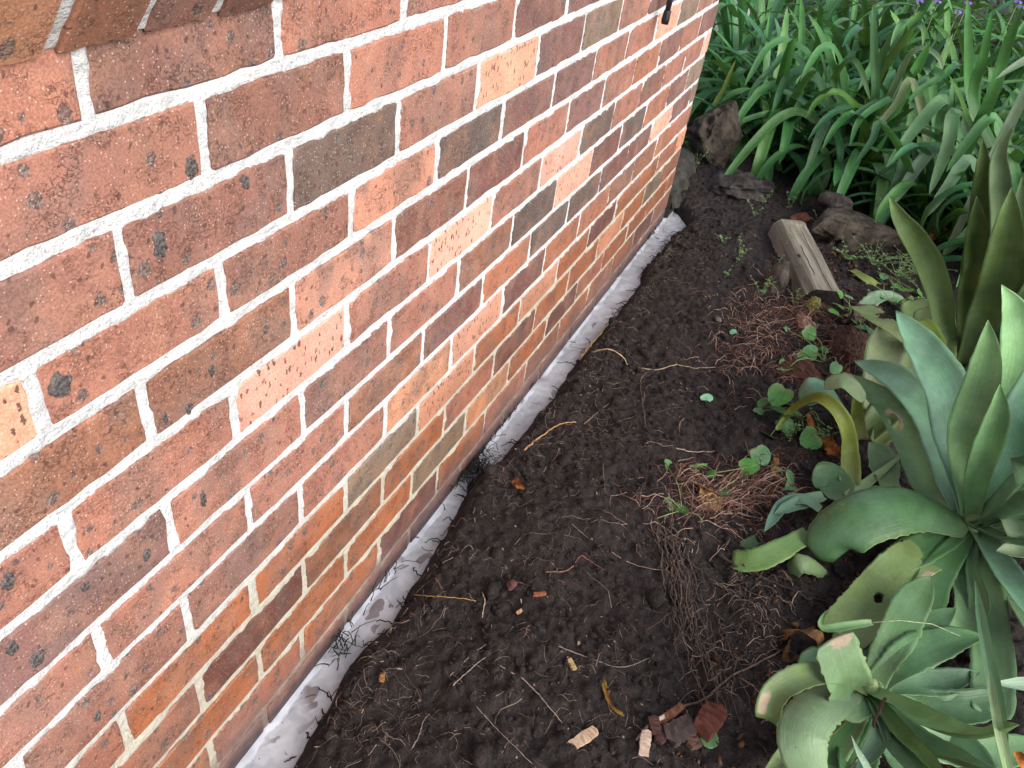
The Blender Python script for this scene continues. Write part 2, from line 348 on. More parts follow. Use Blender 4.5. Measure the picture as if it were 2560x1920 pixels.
# milky liquid standing in the trench
wx = np.arange(-.9, 2.86, .01); wy = np.linspace(-.16, .03, 20)
X2, Y2 = np.meshgrid(wx, wy, indexing='ij')
Z2 = .0015*fbm(X2*14, Y2*22, 5, 2) + .002*np.exp(-((Y2+.004)/.006)**2)*(.6+1.5*fbm(X2*18, Y2*0, 9, 2))
n2x, n2y = X2.shape; id2 = np.arange(n2x*n2y).reshape(n2x, n2y)
F2 = np.stack([id2[:-1, :-1], id2[1:, :-1], id2[1:, 1:], id2[:-1, 1:]], -1).reshape(-1, 4)
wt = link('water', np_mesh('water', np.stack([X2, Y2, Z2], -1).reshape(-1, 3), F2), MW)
tag(wt, 'milky white liquid pooled in the narrow trench at the foot of the wall', 'water', kind='structure')

# ---------------------------------------------------------------- brick wall
W0, BH, HB = 1.0863, .086, .12
BEDN = [0.0004, 0, -.0028, .0021, -.0001, -.0011, -.0034, .0007, -.0022, .0005, .0001, .0022]
BEDF = [.006, .0066, .0017, .002, -.0009, -.0009, -.0058, -.0022, -.0037, 0, -.0012, .0051]
def bed(i, x):                            # height of the centre of bed joint i (0 = under the top visible row)
    if 0 <= i < 12: d = BEDN[i] + (BEDF[i]-BEDN[i])*min(max((x-.4)/1.2, 0), 1)
    else: d = .002*math.sin(i*3.7)
    return W0 - BH*i + d
PERP = {(0,0):-.0082,(0,2):-.0056,(1,1):-.0038,(1,3):-.0028,(2,2):.004,(2,8):.0059,(2,10):.0084,(2,12):.014,(2,14):.0085,(3,-1):.0054,(3,3):.008,(3,15):.0097,(3,17):.012,(3,19):.0151,(4,0):-.0052,(4,12):-.0065,(4,16):-.006,(4,20):.0069,(5,19):.0069,(5,21):.0157,(6,2):.0116,(6,16):-.0111,(6,20):.0115,(7,1):.0087,(7,19):.0058,(7,21):.0177,(9,19):-.0196,(10,20):-.0173,(11,5):-.0044,(11,7):-.0057,(11,9):-.0142,(11,11):-.0116,(11,13):-.0156,(11,15):-.0201,(11,17):-.0183,(11,19):-.0238,(12,2):-.0121,(12,4):-.0046,(12,6):-.0049,(12,8):-.0096}
TYPES = {
 0: 'R U R R U R P R R P R U R', 1: 'R R U R R P P R U R P R R', 2: 'R C B R T P G R D P R P R', 3: 'T R U L B P P R R K G R P',
 4: 'Y Y L Q D R P R O P R P R', 5: 'R R K R K R K B R Q R R K', 6: 'P R U R Y B K D B O P G R', 7: 'R R R Y D O B B D D K P G',
 8: 'U U R TT S D O O Y Y O R R', 9: 'R O O G S O S O D O O R T', 10: 'R D Y O R D O O S O G R R', 11: 'Y O O O G TT O D R O O O R',
 12: 'Y R O D O R Y O R O D R O', 13: 'R Y O R D O R O Y R O R D', 14: 'R O R D O R Y O R O R O R'}
BCOL = {'R': (170, 114, 95), 'O': (170, 107, 78), 'L': (198, 138, 114), 'U': (148, 103, 89), 'C': (152, 103, 88), 'P': (132, 94, 87), 'Q': (138, 94, 80), 'B': (106, 88, 80),
        'D': (118, 78, 70), 'Y': (150, 102, 80), 'G': (138, 117, 98), 'T': (222, 162, 130), 'K': (228, 164, 142), 'S': (206, 146, 120), 'TT': (200, 140, 106)}
PALE = {'T', 'K', 'S'}
BRIGHT = .88
def bcol(tp, r):
    j = rnd.uniform(.93, 1.07); c = srgb(*BCOL[tp]); k = rnd.uniform(-.04, .04)
    return (c[0]*j*BRIGHT*(1+k), c[1]*j*BRIGHT, c[2]*j*BRIGHT*(1-k), .0 if tp in PALE else 1.)
def brick_mesh(w_, h_, rough=.0016, depth_=.05, bev=.0026):
    """front face at y=0 looking along -y, centred; ragged arris"""
    per = []; nw, nh, cr = 9, 4, .004
    def edge(x0, z0, x1, z1, n):
        for i in range(n):
            f = i/n; per.append([x0+(x1-x0)*f, z0+(z1-z0)*f])
    a, b = w_/2, h_/2
    edge(-a+cr, -b, a-cr, -b, nw); edge(a-.0012, -b+.0012, a, -b+cr, 1); edge(a, -b+cr, a, b-cr, nh); edge(a-.0012, b-.0012, a-cr, b, 1)
    edge(a-cr, b, -a+cr, b, nw); edge(-a+.0012, b-.0012, -a, b-cr, 1); edge(-a, b-cr, -a, -b+cr, nh); edge(-a+.0012, -b+.0012, -a+cr, -b, 1)
    n = len(per); vs = []; tx, tz = rnd.uniform(-.004, .004), rnd.uniform(-.008, .008)
    for p in per:
        p[0] += rnd.gauss(0, rough*.6); p[1] += rnd.gauss(0, rough*.6)
        if rnd.random() < .06: p[0] *= .985; p[1] *= .96
    for ins, y in ((bev, 0), (0, bev*.8), (0, depth_)):
        for p in per:
            L = math.hypot(*p) or 1
            sx = p[0]-math.copysign(min(ins, abs(p[0])), p[0]) if abs(p[0]) > a-.02 else p[0]
            sz = p[1]-math.copysign(min(ins, abs(p[1])), p[1]) if abs(p[1]) > b-.02 else p[1]
            vs.append((sx, y + p[0]*tx + p[1]*tz, sz))
    fs = [list(range(n))[::1]]
    for k in range(2):
        for i in range(n):
            j = (i+1) % n; fs.append([k*n+j, k*n+i, (k+1)*n+i, (k+1)*n+j])
    return mesh('brick', vs, fs)
wall = thing('brick_wall', (0, 0, 0), 'speckled red and brown brick wall with thick white mortar joints and a sloping brick sill', 'wall')
WALL_END = 22*HB - .006
SILL_X1 = .655
BRK = {}
for r in range(-5, 15):
    par = r % 2
    s = -5+((par+1) % 2)
    k = 0
    cells = [(a, min(a+2, 22)) for a in range(-4+par-(2 if par else 0), 22, 2)]
    ty = TYPES.get(r, 'R U R O P R D R Y R K R P').split()
    for (a, b) in cells:
        x0 = a*HB + PERP.get((r, a), 0) + .0064; x1 = (b*HB + PERP.get((r, b), 0) - .0064) if b < 22 else WALL_END
        jb = .0070 if r < 5 else .0062
        z1 = bed(r-1, (x0+x1)/2) - jb; z0 = bed(r, (x0+x1)/2) + jb
        if r < 0 and x0 < SILL_X1+.02:
            if x1 < SILL_X1+.05: continue
            x0 = SILL_X1+.03
        i = max(0, (a-(-2 if par == 0 else -3))//2)
        tp = ty[min(i, len(ty)-1)]
        if a < (-3 if par else -2): tp = 'R'
        col = bcol(tp, r)
        me = brick_mesh(x1-x0, z1-z0, .0016 if r < 6 else .0012)
        o = link('brick', me, MB, wall, col, smooth=False)
        o.location = ((x0+x1)/2, rnd.uniform(-.0012, .0008), (z0+z1)/2)
        BRK[(r, a)] = o
# return face of the wall round the far corner
for r in range(-5, 14):
    y0 = .054
    for ln in ((.056, .226) if r % 2 else (.166, .116)):
        z1 = bed(r-1, 2.6)-.0058; z0 = bed(r, 2.6)+.0058
        o = link('brick', brick_mesh(ln, z1-z0), MB, wall, bcol(rnd.choice('RRUPO'), r), smooth=False)
        o.rotation_euler = (0, 0, math.pi/2); o.location = (WALL_END, y0+ln/2, (z0+z1)/2); y0 += ln+.010
# mortar bedding: one slightly recessed rough body whose ragged edges lap over the brick arrises
mx = np.concatenate([np.arange(-.62, -.31, .008), np.arange(-.31, .9, .0032), np.arange(.9, WALL_END-.004, .0052)]); mz = np.arange(-.10, W0+.44, .0034)
X3, Z3 = np.meshgrid(mx, mz, indexing='ij')
DB = np.full(X3.shape, 9.); ROW = np.full(X3.shape, 14)
for i in range(-6, 15):
    bz = np.array([bed(i, x) for x in mx])[:, None]
    DB = np.minimum(DB, np.abs(Z3-bz)); ROW = np.where(Z3 > bz, np.minimum(ROW, i), ROW)
DP = np.full(X3.shape, 9.)
for r in range(-5, 15):
    m = ROW == r
    dx = np.full(mx.shape, 9.)
    for a in range(-6+(r % 2), 23, 2): dx = np.minimum(dx, np.abs(mx-(a*HB+PERP.get((r, a), 0))))
    DP = np.where(m, np.minimum(DP, np.broadcast_to(dx[:, None], X3.shape)), DP)
DJ = np.minimum(DB-.0013, DP-.0008)
lap = np.clip(fbm(X3*26, Z3*26, 91, 4)*5.2-.25, 0, 1)*np.clip((.0098-DJ)/.003, 0, 1)
Y3 = .0022 + .0034*fbm(X3*60, Z3*60, 21, 3) + .0030*fbm(X3*190, Z3*190, 27, 2) - .0036*lap + np.clip((DJ-.0075)/.002, 0, 1)*(1-lap)*.004
keep = ~((X3 < SILL_X1+.02) & (Z3 > W0+.14)) & (DJ < .0125)
n3x, n3z = X3.shape; id3 = np.arange(n3x*n3z).reshape(n3x, n3z)
F3 = np.stack([id3[:-1, :-1], id3[1:, :-1], id3[1:, 1:], id3[:-1, 1:]], -1)
F3 = F3[keep[:-1, :-1] & keep[1:, 1:]].reshape(-1, 4)
used = np.unique(F3); remap = np.zeros(n3x*n3z, np.int64); remap[used] = np.arange(len(used))
link('mortar', np_mesh('mortar', np.stack([X3, Y3, Z3], -1).reshape(-1, 3)[used], remap[F3]), MM, wall)
def box(x0, x1, y0, y1, z0, z1, bev=0):
    vs = [(x, y, z) for x in (x0, x1) for y in (y0, y1) for z in (z0, z1)]
    return mesh('box', vs, [(0, 1, 3, 2), (4, 6, 7, 5), (0, 4, 5, 1), (2, 3, 7, 6), (0, 2, 6, 4), (1, 5, 7, 3)])
link('wall_core', box(-.62, WALL_END-.0025, .0105, .345, -.16, W0+.135), MM, wall, smooth=False)
link('wall_core', box(SILL_X1+.03, WALL_END-.0025, .0105, .345, W0+.1355, W0+.44), MM, wall, smooth=False)
# sill of bricks on edge, nose leaning outwards
sill = bpy.data.objects.new('window_sill', None); COL.objects.link(sill); sill.parent = wall
tilt = math.radians(37); SZ = W0 + .0625
sill.location = (0, -.004, SZ); sill.rotation_euler = (tilt, 0, 0)    # local z runs up the nose, local -y outwards
jx = -.036; cols = ['Y', 'Q', 'B', 'U', 'R', 'Y', 'P', 'R']
k = 0; xj = jx - 6*.0868
while xj < SILL_X1-.02:
    tp = (['R', 'U', 'Y', 'R', 'Y', 'TT']+['Y', 'U', 'Q', 'R', 'Y', 'P', 'R', 'R'])[k % 14]
    me = brick_mesh(.0868-.0135, .110, .0011, .23)
    o = link('brick', me, MB, sill, bcol(tp, 0), smooth=False); o.location = (xj+.0434, rnd.uniform(-.0015, .001), .055)
    xj += .0868; k += 1
sx = np.arange(-.56, SILL_X1, .006); sz = np.arange(.0025, .1075, .005)
X4, Z4 = np.meshgrid(sx, sz, indexing='ij'); Y4 = .0035 + .004*fbm(X4*50, Z4*50, 55, 3)
n4x, n4z = X4.shape; id4 = np.arange(n4x*n4z).reshape(n4x, n4z)
link('mortar', np_mesh('mortar', np.stack([X4, Y4, Z4], -1).reshape(-1, 3), np.stack([id4[:-1, :-1], id4[1:, :-1], id4[1:, 1:], id4[:-1, 1:]], -1).reshape(-1, 4)), MM, sill)
link('mortar_bed', box(-.56, SILL_X1-.004, .008, .226, .004, .1065), MM, sill, smooth=False)
wf = link('window_frame', box(-.62, SILL_X1+.02, .10, .15, W0+.20, W0+.25), MFRAME, wall, smooth=False)
link('window_jamb', box(SILL_X1-.02, SILL_X1+.028, .098, .152, W0+.2505, W0+.44), MFRAME, wall, smooth=False)
link('window_pane', box(-.62, SILL_X1-.021, .12, .126, W0+.2505, W0+.44), MGLASS, wall, smooth=False)
# black iron blotches fired into some bricks
def blotch(px, py, rx, rz, seed):
    d = ray(px, py); P = CAM + d*((-.0-CAM[1])/d[1])
    r_ = random.Random(seed); n = 18; rings = 4; vs = [(0, -.0016, 0)]; fs = []
    prof = [r_.uniform(.7, 1.15) for _ in range(n)]
    for k in range(1, rings+1):
        for i in range(n):
            a = 2*math.pi*i/n; q = k/rings*prof[i]
            vs.append((rx*q*math.cos(a), (-.0016 if k < rings else .0025)+r_.uniform(-.0012, .0012)*(k < rings), rz*q*math.sin(a)))
    for i in range(n): fs.append((0, 1+i, 1+(i+1) % n))
    for k in range(rings-1):
        for i in range(n):
            j = (i+1) % n; fs.append((1+k*n+i, 1+k*n+n+i, 1+k*n+n+j)); fs.append((1+k*n+i, 1+k*n+n+j, 1+k*n+j))
    best = min(BRK.values(), key=lambda o: abs(o.location.x-P[0])/2.6+abs(o.location.z-P[2]))
    o = link('iron_spot', mesh('iron_spot', vs, fs), MSPOT, best, smooth=False)
    o.location = (P[0]-best.location.x, -.0004, P[2]-best.location.z)
    for f in o.data.polygons: f.use_smooth = True
for i, (px, py, rx, rz) in enumerate([(478, 418, .009, .014), (397, 613, .010, .019), (150, 965, .014, .016), (505, 1245, .005, .017), (612, 455, .006, .011), (20, 1455, .008, .012), (90, 1645, .010, .013), (25, 1620, .008, .013),
                                     (470, 1020, .006, .009), (410, 1045, .004, .010), (365, 1385, .007, .010), (525, 925, .005, .009), (210, 1465, .006, .008), (240, 1790, .006, .011)]):
    blotch(px, py, rx, rz, i)

# hanging black rod end
_d = ray(1665, 44); hp = V(CAM+_d*((-.03-CAM[1])/_d[1]))
def tube(pts, radii, n=8, cap=True):
    pts = [Vector(p) for p in pts]; vs = []; fs = []; m = len(pts)
    ref = Vector((0, 0, 1))
    for i, p in enumerate(pts):
        t_ = (pts[min(i+1, m-1)]-pts[max(i-1, 0)]).normalized()
        if abs(t_.dot(ref)) > .95: ref = Vector((1, 0, 0)) if abs(t_.x) < .9 else Vector((0, 1, 0))
        a = t_.cross(ref).normalized(); b = t_.cross(a)
        r_ = radii[i] if hasattr(radii, '__len__') else radii
        for k in range(n):
            an = 2*math.pi*k/n; vs.append(p+a*(r_*math.cos(an))+b*(r_*math.sin(an)))
    for i in range(m-1):
        for k in range(n):
            j = (k+1) % n; fs.append((i*n+k, i*n+j, (i+1)*n+j, (i+1)*n+k))
    if cap: fs.append(tuple(range(n))[::-1]); fs.append(tuple((m-1)*n+k for k in range(n)))
    return vs, fs
hose = thing('black_hose', hp, 'black hose end with a collar hanging in front of the wall near its top', 'hose')
vs, fs = tube([(0, 0, .012), (.004, 0, .05), (.008, -.001, .12), (.012, 0, .25), (.014, .005, .30), (.014, .06, .315)], .0072, 12)
link('hose', mesh('hose', vs, fs), MBLK, hose)
vs, fs = tube([(0, 0, -.016), (0, 0, -.0155), (.0003, 0, -.002), (.0014, 0, .013), (.002, 0, .017), (.002, 0, .0175)], [.006, .0098, .0105, .0096, .0092, .006], 14)
link('collar', mesh('collar', vs, fs), MBLK, hose)

# pale wall and concrete beyond the corner
pw = thing('rendered_wall', (5.55, .0, 0), 'pale cream rendered wall low behind the strap-leaved plants beyond the brick corner', 'wall')
link('wall_panel', box(0, .15, .32, 2.2, .16, 1.0), MPALE, pw, smooth=False)
link('wall_base', box(-.03, .18, .29, 2.23, -.1, .159), MCON, pw, smooth=False)
sp_ = at(1690, 470, .10)
slab = thing('concrete_kerb', (2.66, 0, 0), 'weathered grey concrete kerb meeting the far bottom corner of the brick wall', 'kerb')
vs = []; fs = []
nxs, nys = 14, 8
for i in range(nxs+1):
    for j in range(nys+1):
        x = .5*i/nxs; y = -.03+.30*j/nys + .01*math.sin(i*1.7)
        z = .13+.02*(i/nxs)+.006*math.sin(i*2.1+j*1.3) - (.10 if j == 0 else (.02 if j == 1 else 0)) - (.0 if i < nxs else .06)
        vs.append((x, y, z))
for i in range(nxs):
    for j in range(nys): fs.append((i*(nys+1)+j, (i+1)*(nys+1)+j, (i+1)*(nys+1)+j+1, i*(nys+1)+j+1))
b0 = len(vs)
link('kerb_body', mesh('kerb', vs, fs), MCON, slab)
link('kerb_base', box(0, .48, -.01, .25, -.12, .10), MCON, slab, smooth=False)

# ---------------------------------------------------------------- stones, timber
def lump(name, size, seed, n=3, rough=.25, flat=.35, mat=None, parent=None, color=(1, 1, 1), freq=2.2):
    import bmesh
    bm = bmesh.new(); bmesh.ops.create_icosphere(bm, subdivisions=n, radius=1)
    r_ = random.Random(seed); ox, oy, oz = [r_.uniform(0, 90) for _ in range(3)]
    from mathutils import noise as mn
    planes = []
    for _ in range(9):
        v_ = Vector((r_.gauss(0, 1), r_.gauss(0, 1), r_.gauss(0, 1))).normalized(); planes.append((v_, r_.uniform(.62, .92)))
    for v in bm.verts:
        p = v.co.normalized(); q = p*freq+Vector((ox, oy, oz))
        d = 1 + rough*mn.noise(q) + rough*.5*mn.noise(q*2.3) + rough*.28*mn.noise(q*5.1)
        p = p*d
        for nv, dd in planes:
            e = p.dot(nv)-dd
            if e > 0: p = p - nv*e*.85
        v.co = Vector((p.x*size[0], p.y*size[1], p.z*size[2]))
    me = bpy.data.meshes.new(name); bm.to_mesh(me); bm.free()
    return link(name, me, mat or MROCK, parent, color)
def rock(px, py, h, size, rot, label, seed, color=(1, 1, 1), n=4, rough=.35, freq=1.8, cat='rock', name='rock', mat=None):
    P = at(px, py, h); o = lump(name, size, seed, n, rough, color=color, freq=freq, mat=mat)
    o.location = V(P); o.rotation_euler = rot; tag(o, label, cat); THINGS.append(o); return o
rock(1785, 345, .20, (.105, .115, .165), (.1, -.1, .4), 'upright brown block of rotten stone with a streaked face beside the wall corner', 31, (.78, .72, .68), 5, .34, 2.8)
rock(1835, 462, .085, (.12, .15, .055), (0, .05, .6), 'low dark grey rock at the foot of the streaked brown block', 12, (.62, .62, .7), 5, .4)
rock(1880, 492, .07, (.06, .07, .03), (0, .1, .2), 'small pale grey stone half buried in front of the dark low rock', 17, (1.5, 1.5, 1.5), 4)
rock(2140, 580, .10, (.25, .125, .085), (.05, .16, -.95), 'large brown craggy rock behind the sawn timber', 23, (.85, .80, .74), 5, .45, 2.2)
rock(2088, 507, .16, (.075, .065, .05), (0, 0, .5), 'rounded grey cobble resting on the large brown rock', 43, (.9, .9, .95), 4, .2)
rock(1937, 708, .085, (.048, .042, .085), (.1, -.12, .3), 'small round topped grey brown stone standing in front of the timber', 51, (1.35, 1.25, 1.2), 4, .18)
rock(2003, 548, .075, (.09, .035, .022), (0, 0, -.3), 'rusty orange broken tile lying behind the sawn timber', 5, (2.4, 1.0, .6), 4, .2)
rock(2250, 905, .06, (.07, .05, .03), (0, 0, .4), 'flat dark stone under the arching agave leaves', 8, (.8, .8, .8), 4)
rock(1277, 1462, .075, (.013, .012, .011), (0, 0, .4), 'small round reddish pebble lying alone on the bare soil', 61, (1.6, .75, .75), 3, .2)
rock(1795, 797, .085, (.018, .013, .006), (.2, 0, .4), 'small flat blue grey stone chip on the dark soil', 63, (2.0, 2.1, 2.6), 3, .3)

# sawn half-round timber
A_ = np.array([*at(1978, 556, .13)]); B_ = np.array([*at(2068, 722, .13)])
ax = V(B_-A_); L_ = ax.length*1.02; ang = math.atan2(ax.y, ax.x)
log = thing('timber_offcut', (A_[0], A_[1], 0), 'grey weathered half-round timber offcut with a dark sawn end lying on the soil', 'timber')
log.rotation_euler = (0, math.radians(1.5), ang)
prof = [(-.068, .0), (-.073, .04), (-.064, .082), (-.044, .103), (-.036, .106), (.038, .108), (.054, .098), (.067, .07), (.072, .03), (.07, 0)]
vs = []; fs = []; NL = 40; npf = len(prof)
for i in range(NL+1):
    x = L_*i/NL
    for j, (y, z) in enumerate(prof):
        e = .0012*math.sin(x*9+j)+rnd.uniform(-.0005, .0005)
        end = .0 if 0 < i < NL else -.004
        crack = -.007 if (j == 5 and .05 < x/L_ < .95) else 0
        vs.append((x+(rnd.uniform(-.006, .006) if i in (0, NL) else 0), y+e+math.copysign(end, -y)*-1, z+e*.5+crack+.035))
for i in range(NL):
    for j in range(npf):
        k = (j+1) % npf; fs.append((i*npf+j, i*npf+k, (i+1)*npf+k, (i+1)*npf+j))
body = link('log_body', mesh('log', vs, fs), MLOG, log)
body.data.polygons.foreach_set('use_smooth', [False]*len(body.data.polygons))
vs = [(L_-.006, y*.985, z*.985+.036) for (y, z) in prof]+[(L_-.03, 0, .09)]
link('sawn_end', mesh('end', [(L_-.004+rnd.uniform(-.002, .002), y, z+.035) for y, z in prof], [tuple(range(npf))]), MEND, log, smooth=False)
link('sawn_end', mesh('end', [(.004, y, z+.035) for y, z in prof], [tuple(range(npf))[::-1]]), MEND, log, smooth=False)
k_ = lump('knot', (.013, .009, .003), 3, 2, .2, mat=MEND, parent=log); k_.location = (L_*.55, -.04, .139); k_.rotation_euler = (-.3, 0, 0)
for (x0, x1, y, z) in [(.06, .55, .014, .1425), (.2, .42, -.018, .1418)]:
    pts = [(x0+(x1-x0)*i/12, y+.0015*math.sin(i*1.3), z-.0006) for i in range(13)]
    vs, fs = tube(pts, [.0003]+[.0011]*11+[.0003], 5); link('split', mesh('split', vs, fs), MEND, log)

# ---------------------------------------------------------------- ribbon leaves
def catmull(P, n):
    P = [np.asarray(p, float) for p in P]
    if len(P) == 2: return np.array([P[0]+(P[1]-P[0])*i/(n-1) for i in range(n)])
    seg = [np.linalg.norm(P[i+1]-P[i])+1e-9 for i in range(len(P)-1)]; cum = np.concatenate([[0], np.cumsum(seg)]); out = []
    E = [2*P[0]-P[1]]+P+[2*P[-1]-P[-2]]
    for q in np.linspace(0, cum[-1], n):
        i = min(int(np.searchsorted(cum, q, 'right')-1), len(P)-2); t = (q-cum[i])/seg[i]
        p0, p1, p2, p3 = E[i], E[i+1], E[i+2], E[i+3]
        out.append(.5*((2*p1)+(-p0+p2)*t+(2*p0-5*p1+4*p2-p3)*t*t+(-p0+3*p1-3*p2+p3)*t**3))
    return np.array(out)
PROFS = {
 'agave': ([0, .12, .35, .6, .8, .92, 1], [.62, .60, .86, 1, .80, .42, .02]),
 'cut': ([0, .15, .5, .8, .97, 1], [.7, .75, .95, 1, .93, .80]),
 'blunt': ([0, .2, .6, .85, .95, 1], [.55, .75, 1, .97, .72, .25]),
 'strap': ([0, .15, .5, .75, .9, .965, 1], [.62, .78, 1, .95, .74, .45, .05]),
 'piece': ([0, .05, .3, .8, .95, 1], [.35, .7, 1, .95, .7, .3]),
 'blade': ([0, .1, .5, .8, 1], [.6, .8, 1, .7, .03]),
 'stalk': ([0, .2, .6, 1], [1.15, 1, .75, .25])}
def ribbon_mesh(pts, width, prof='agave', hint=(0, 0, 1), cup=.25, nl=26, na=8, thick=.004, serr=.0, twist=0., wave=0., seed=0, holes=(), scar=(), fold=0.):
    C = catmull(pts, nl); r_ = np.random.default_rng(seed)
    seg = np.concatenate([[0], np.cumsum(np.linalg.norm(np.diff(C, axis=0), axis=1))]); tv = seg/seg[-1]
    hw = np.interp(tv, *PROFS[prof])*width/2
    T = np.gradient(C, axis=0); T /= np.linalg.norm(T, axis=1)[:, None]+1e-9
    hint = np.asarray(hint, float)
    Hn = np.tile(hint, (nl, 1)) if hint.ndim == 1 else np.array([np.interp(tv, np.linspace(0, 1, len(hint)), hint[:, k]) for k in range(3)]).T
    N = Hn-(Hn*T).sum(1)[:, None]*T; nn = np.linalg.norm(N, axis=1)[:, None]
    for i in range(nl):
        if nn[i] < .12 and i: N[i] = N[i-1]-np.dot(N[i-1], T[i])*T[i]; nn[i] = np.linalg.norm(N[i])+1e-9
    N /= np.linalg.norm(N, axis=1)[:, None]+1e-9
    B = np.cross(T, N)
    if twist:
        an = twist*tv[:, None]; N, B = N*np.cos(an)+B*np.sin(an), B*np.cos(an)-N*np.sin(an)
    us = np.linspace(-1, 1, na+1); ph = r_.uniform(0, 6.28, 6)
    vs = []; uv = []; n1 = na+1
    jagL = r_.normal(0, serr, nl); jagR = r_.normal(0, serr, nl)
    top = np.zeros((nl, n1, 3)); bot = np.zeros((nl, n1, 3))
    for j, u in enumerate(us):
        e = abs(u)**6; jag = (jagL if u < 0 else jagR)*e
        wv = wave*np.sin(tv*9+ph[0]+(2.2 if u > 0 else 0))*abs(u)**2
        Pm = C + B*((u*hw*(1+jag)))[:, None] + N*((cup*hw*(u*u)+wv*hw+fold*hw*abs(u)))[:, None]
        top[:, j] = Pm; bot[:, j] = Pm - N*(thick*(1-.85*abs(u)**2)*np.minimum(1, hw/(width*.2)))[:, None]
    vs = np.concatenate([top.reshape(-1, 3), bot.reshape(-1, 3)]); fs = []; fuv = []
    nb = nl*n1
    hole = np.zeros((nl, n1), bool)
    def inhole(i, j):
        a, b = (tv[i]+tv[i+1])/2, (us[j]+us[j+1])/2
        wob = .30*math.sin(a*97+b*5)+.25*math.sin(b*13+a*31)
        return any(((a-h[0])/h[2])**2+((b-h[1])/h[3])**2 < 1+wob for h in holes)
    uu = (us+1)/2
    for i in range(nl-1):
        for j in range(na):
            if holes and inhole(i, j): continue
            q = (i*n1+j, i*n1+j+1, (i+1)*n1+j+1, (i+1)*n1+j)
            fs.append(q); fuv += [(uu[j], tv[i]), (uu[j+1], tv[i]), (uu[j+1], tv[i+1]), (uu[j], tv[i+1])]
            if thick > 0:
                fs.append(tuple(nb+k for k in q[::-1])); fuv += [(2+uu[j], tv[i+1]), (2+uu[j+1], tv[i+1]), (2+uu[j+1], tv[i]), (2+uu[j], tv[i])]
    if thick > 0:
        for i in range(nl-1):
            for j, fl in ((0, 0), (na, 1)):
                q = (i*n1+j, (i+1)*n1+j, nb+(i+1)*n1+j, nb+i*n1+j); q = q[::-1] if fl else q
                fs.append(q); fuv += [(1., tv[i])]*4
        for i, fl in ((0, 1), (nl-1, 0)):
            for j in range(na):
                q = (i*n1+j, i*n1+j+1, nb+i*n1+j+1, nb+i*n1+j); q = q[::-1] if fl else q
                fs.append(q); fuv += [(.9, tv[i])]*4
    else: vs = vs[:nb]
    me = mesh('leaf', vs, fs)
    ul = me.uv_layers.new(name='UVMap'); ul.data.foreach_set('uv', np.array(fuv, np.float32).ravel())
    if scar:
        sc = np.zeros(len(vs), np.float32)
        for k in range(len(vs)):
            kk = k % nb; i, j = divmod(kk, n1)
            for (a, b, ra, rb) in scar: sc[k] = max(sc[k], 1-math.hypot((tv[i]-a)/ra, (us[j]-b)/rb)*.6)
        at2 = me.attributes.new('scar', 'FLOAT', 'POINT'); at2.data.foreach_set('value', np.clip(sc, 0, 1))
    return me
TOCAM = lambda P: (CAM-np.asarray(P))/np.linalg.norm(CAM-np.asarray(P))
def pxlen(pxs):
    d = [0]
    for a, b in zip(pxs[:-1], pxs[1:]): d.append(d[-1]+math.hypot(a[0]-b[0], a[1]-b[1]))
    return np.array(d)/d[-1]
def leaf3d(pxs, base_h, L, side='n', bulge=0., base=None):
    """leaf centre line: base on its own spot, tip at distance L from it, the depth in between easing with a bulge"""
    Bp = np.asarray(base) if base is not None else at(*pxs[0], base_h)
    d = ray(*pxs[-1]); o = CAM-Bp; a = d@d; b = 2*o@d; c = o@o-L*L; D = b*b-4*a*c
    t = -b/(2*a) if D < 0 else ((-b-math.sqrt(D))/(2*a) if side == 'n' else (-b+math.sqrt(D))/(2*a))
    d0 = depth(Bp); s = pxlen(pxs)
    out = [Bp]
    for (px, py), q in zip(pxs[1:], s[1:]):
        out.append(atd(px, py, d0+(t-d0)*q-bulge*4*q*(1-q)))
    return out
def add_leaf(root, pts, wpx=None, w=None, prof='agave', col=(.16, .25, .17), up=.5, mat=None, name='leaf', seed=None, **kw):
    pts = [np.asarray(p, float) for p in pts]
    mid = pts[len(pts)//2]
    if w is None: w = wpx*depth(mid)/FPX
    hint = up*np.array([0, 0, 1.])+(1-up)*TOCAM(mid)
    rel = [p-np.array(root.location) for p in pts]
    j = rnd.uniform(.9, 1.1)
    me = ribbon_mesh(rel, w, prof, hint, seed=seed if seed is not None else rnd.randrange(9999), **kw)
    k = AGK if mat is None and col not in (BLUE, MID, DARK, OLV, PALEG) else 1
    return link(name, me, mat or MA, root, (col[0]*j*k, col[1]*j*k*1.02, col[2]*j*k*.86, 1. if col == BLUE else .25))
BLUE = (.125, .255, .175); MID = (.115, .205, .105); DARK = (.052, .122, .050); YEL = (.16, .24, .07); OLV = (.085, .135, .042); PALEG = (.18, .29, .15)
AGK = .80

def clampup(pts, h=.03):
    """keep a leaf above the soil: slide a sunken point up its line of sight"""
    out = []
    for p in pts:
        p = np.array(p, float)
        for _ in range(4):
            g_ = sh(p[0], p[1])+h
            if p[2] < g_: p = CAM+(p-CAM)*((g_-CAM[2])/(p[2]-CAM[2]))
        out.append(p)
    return out
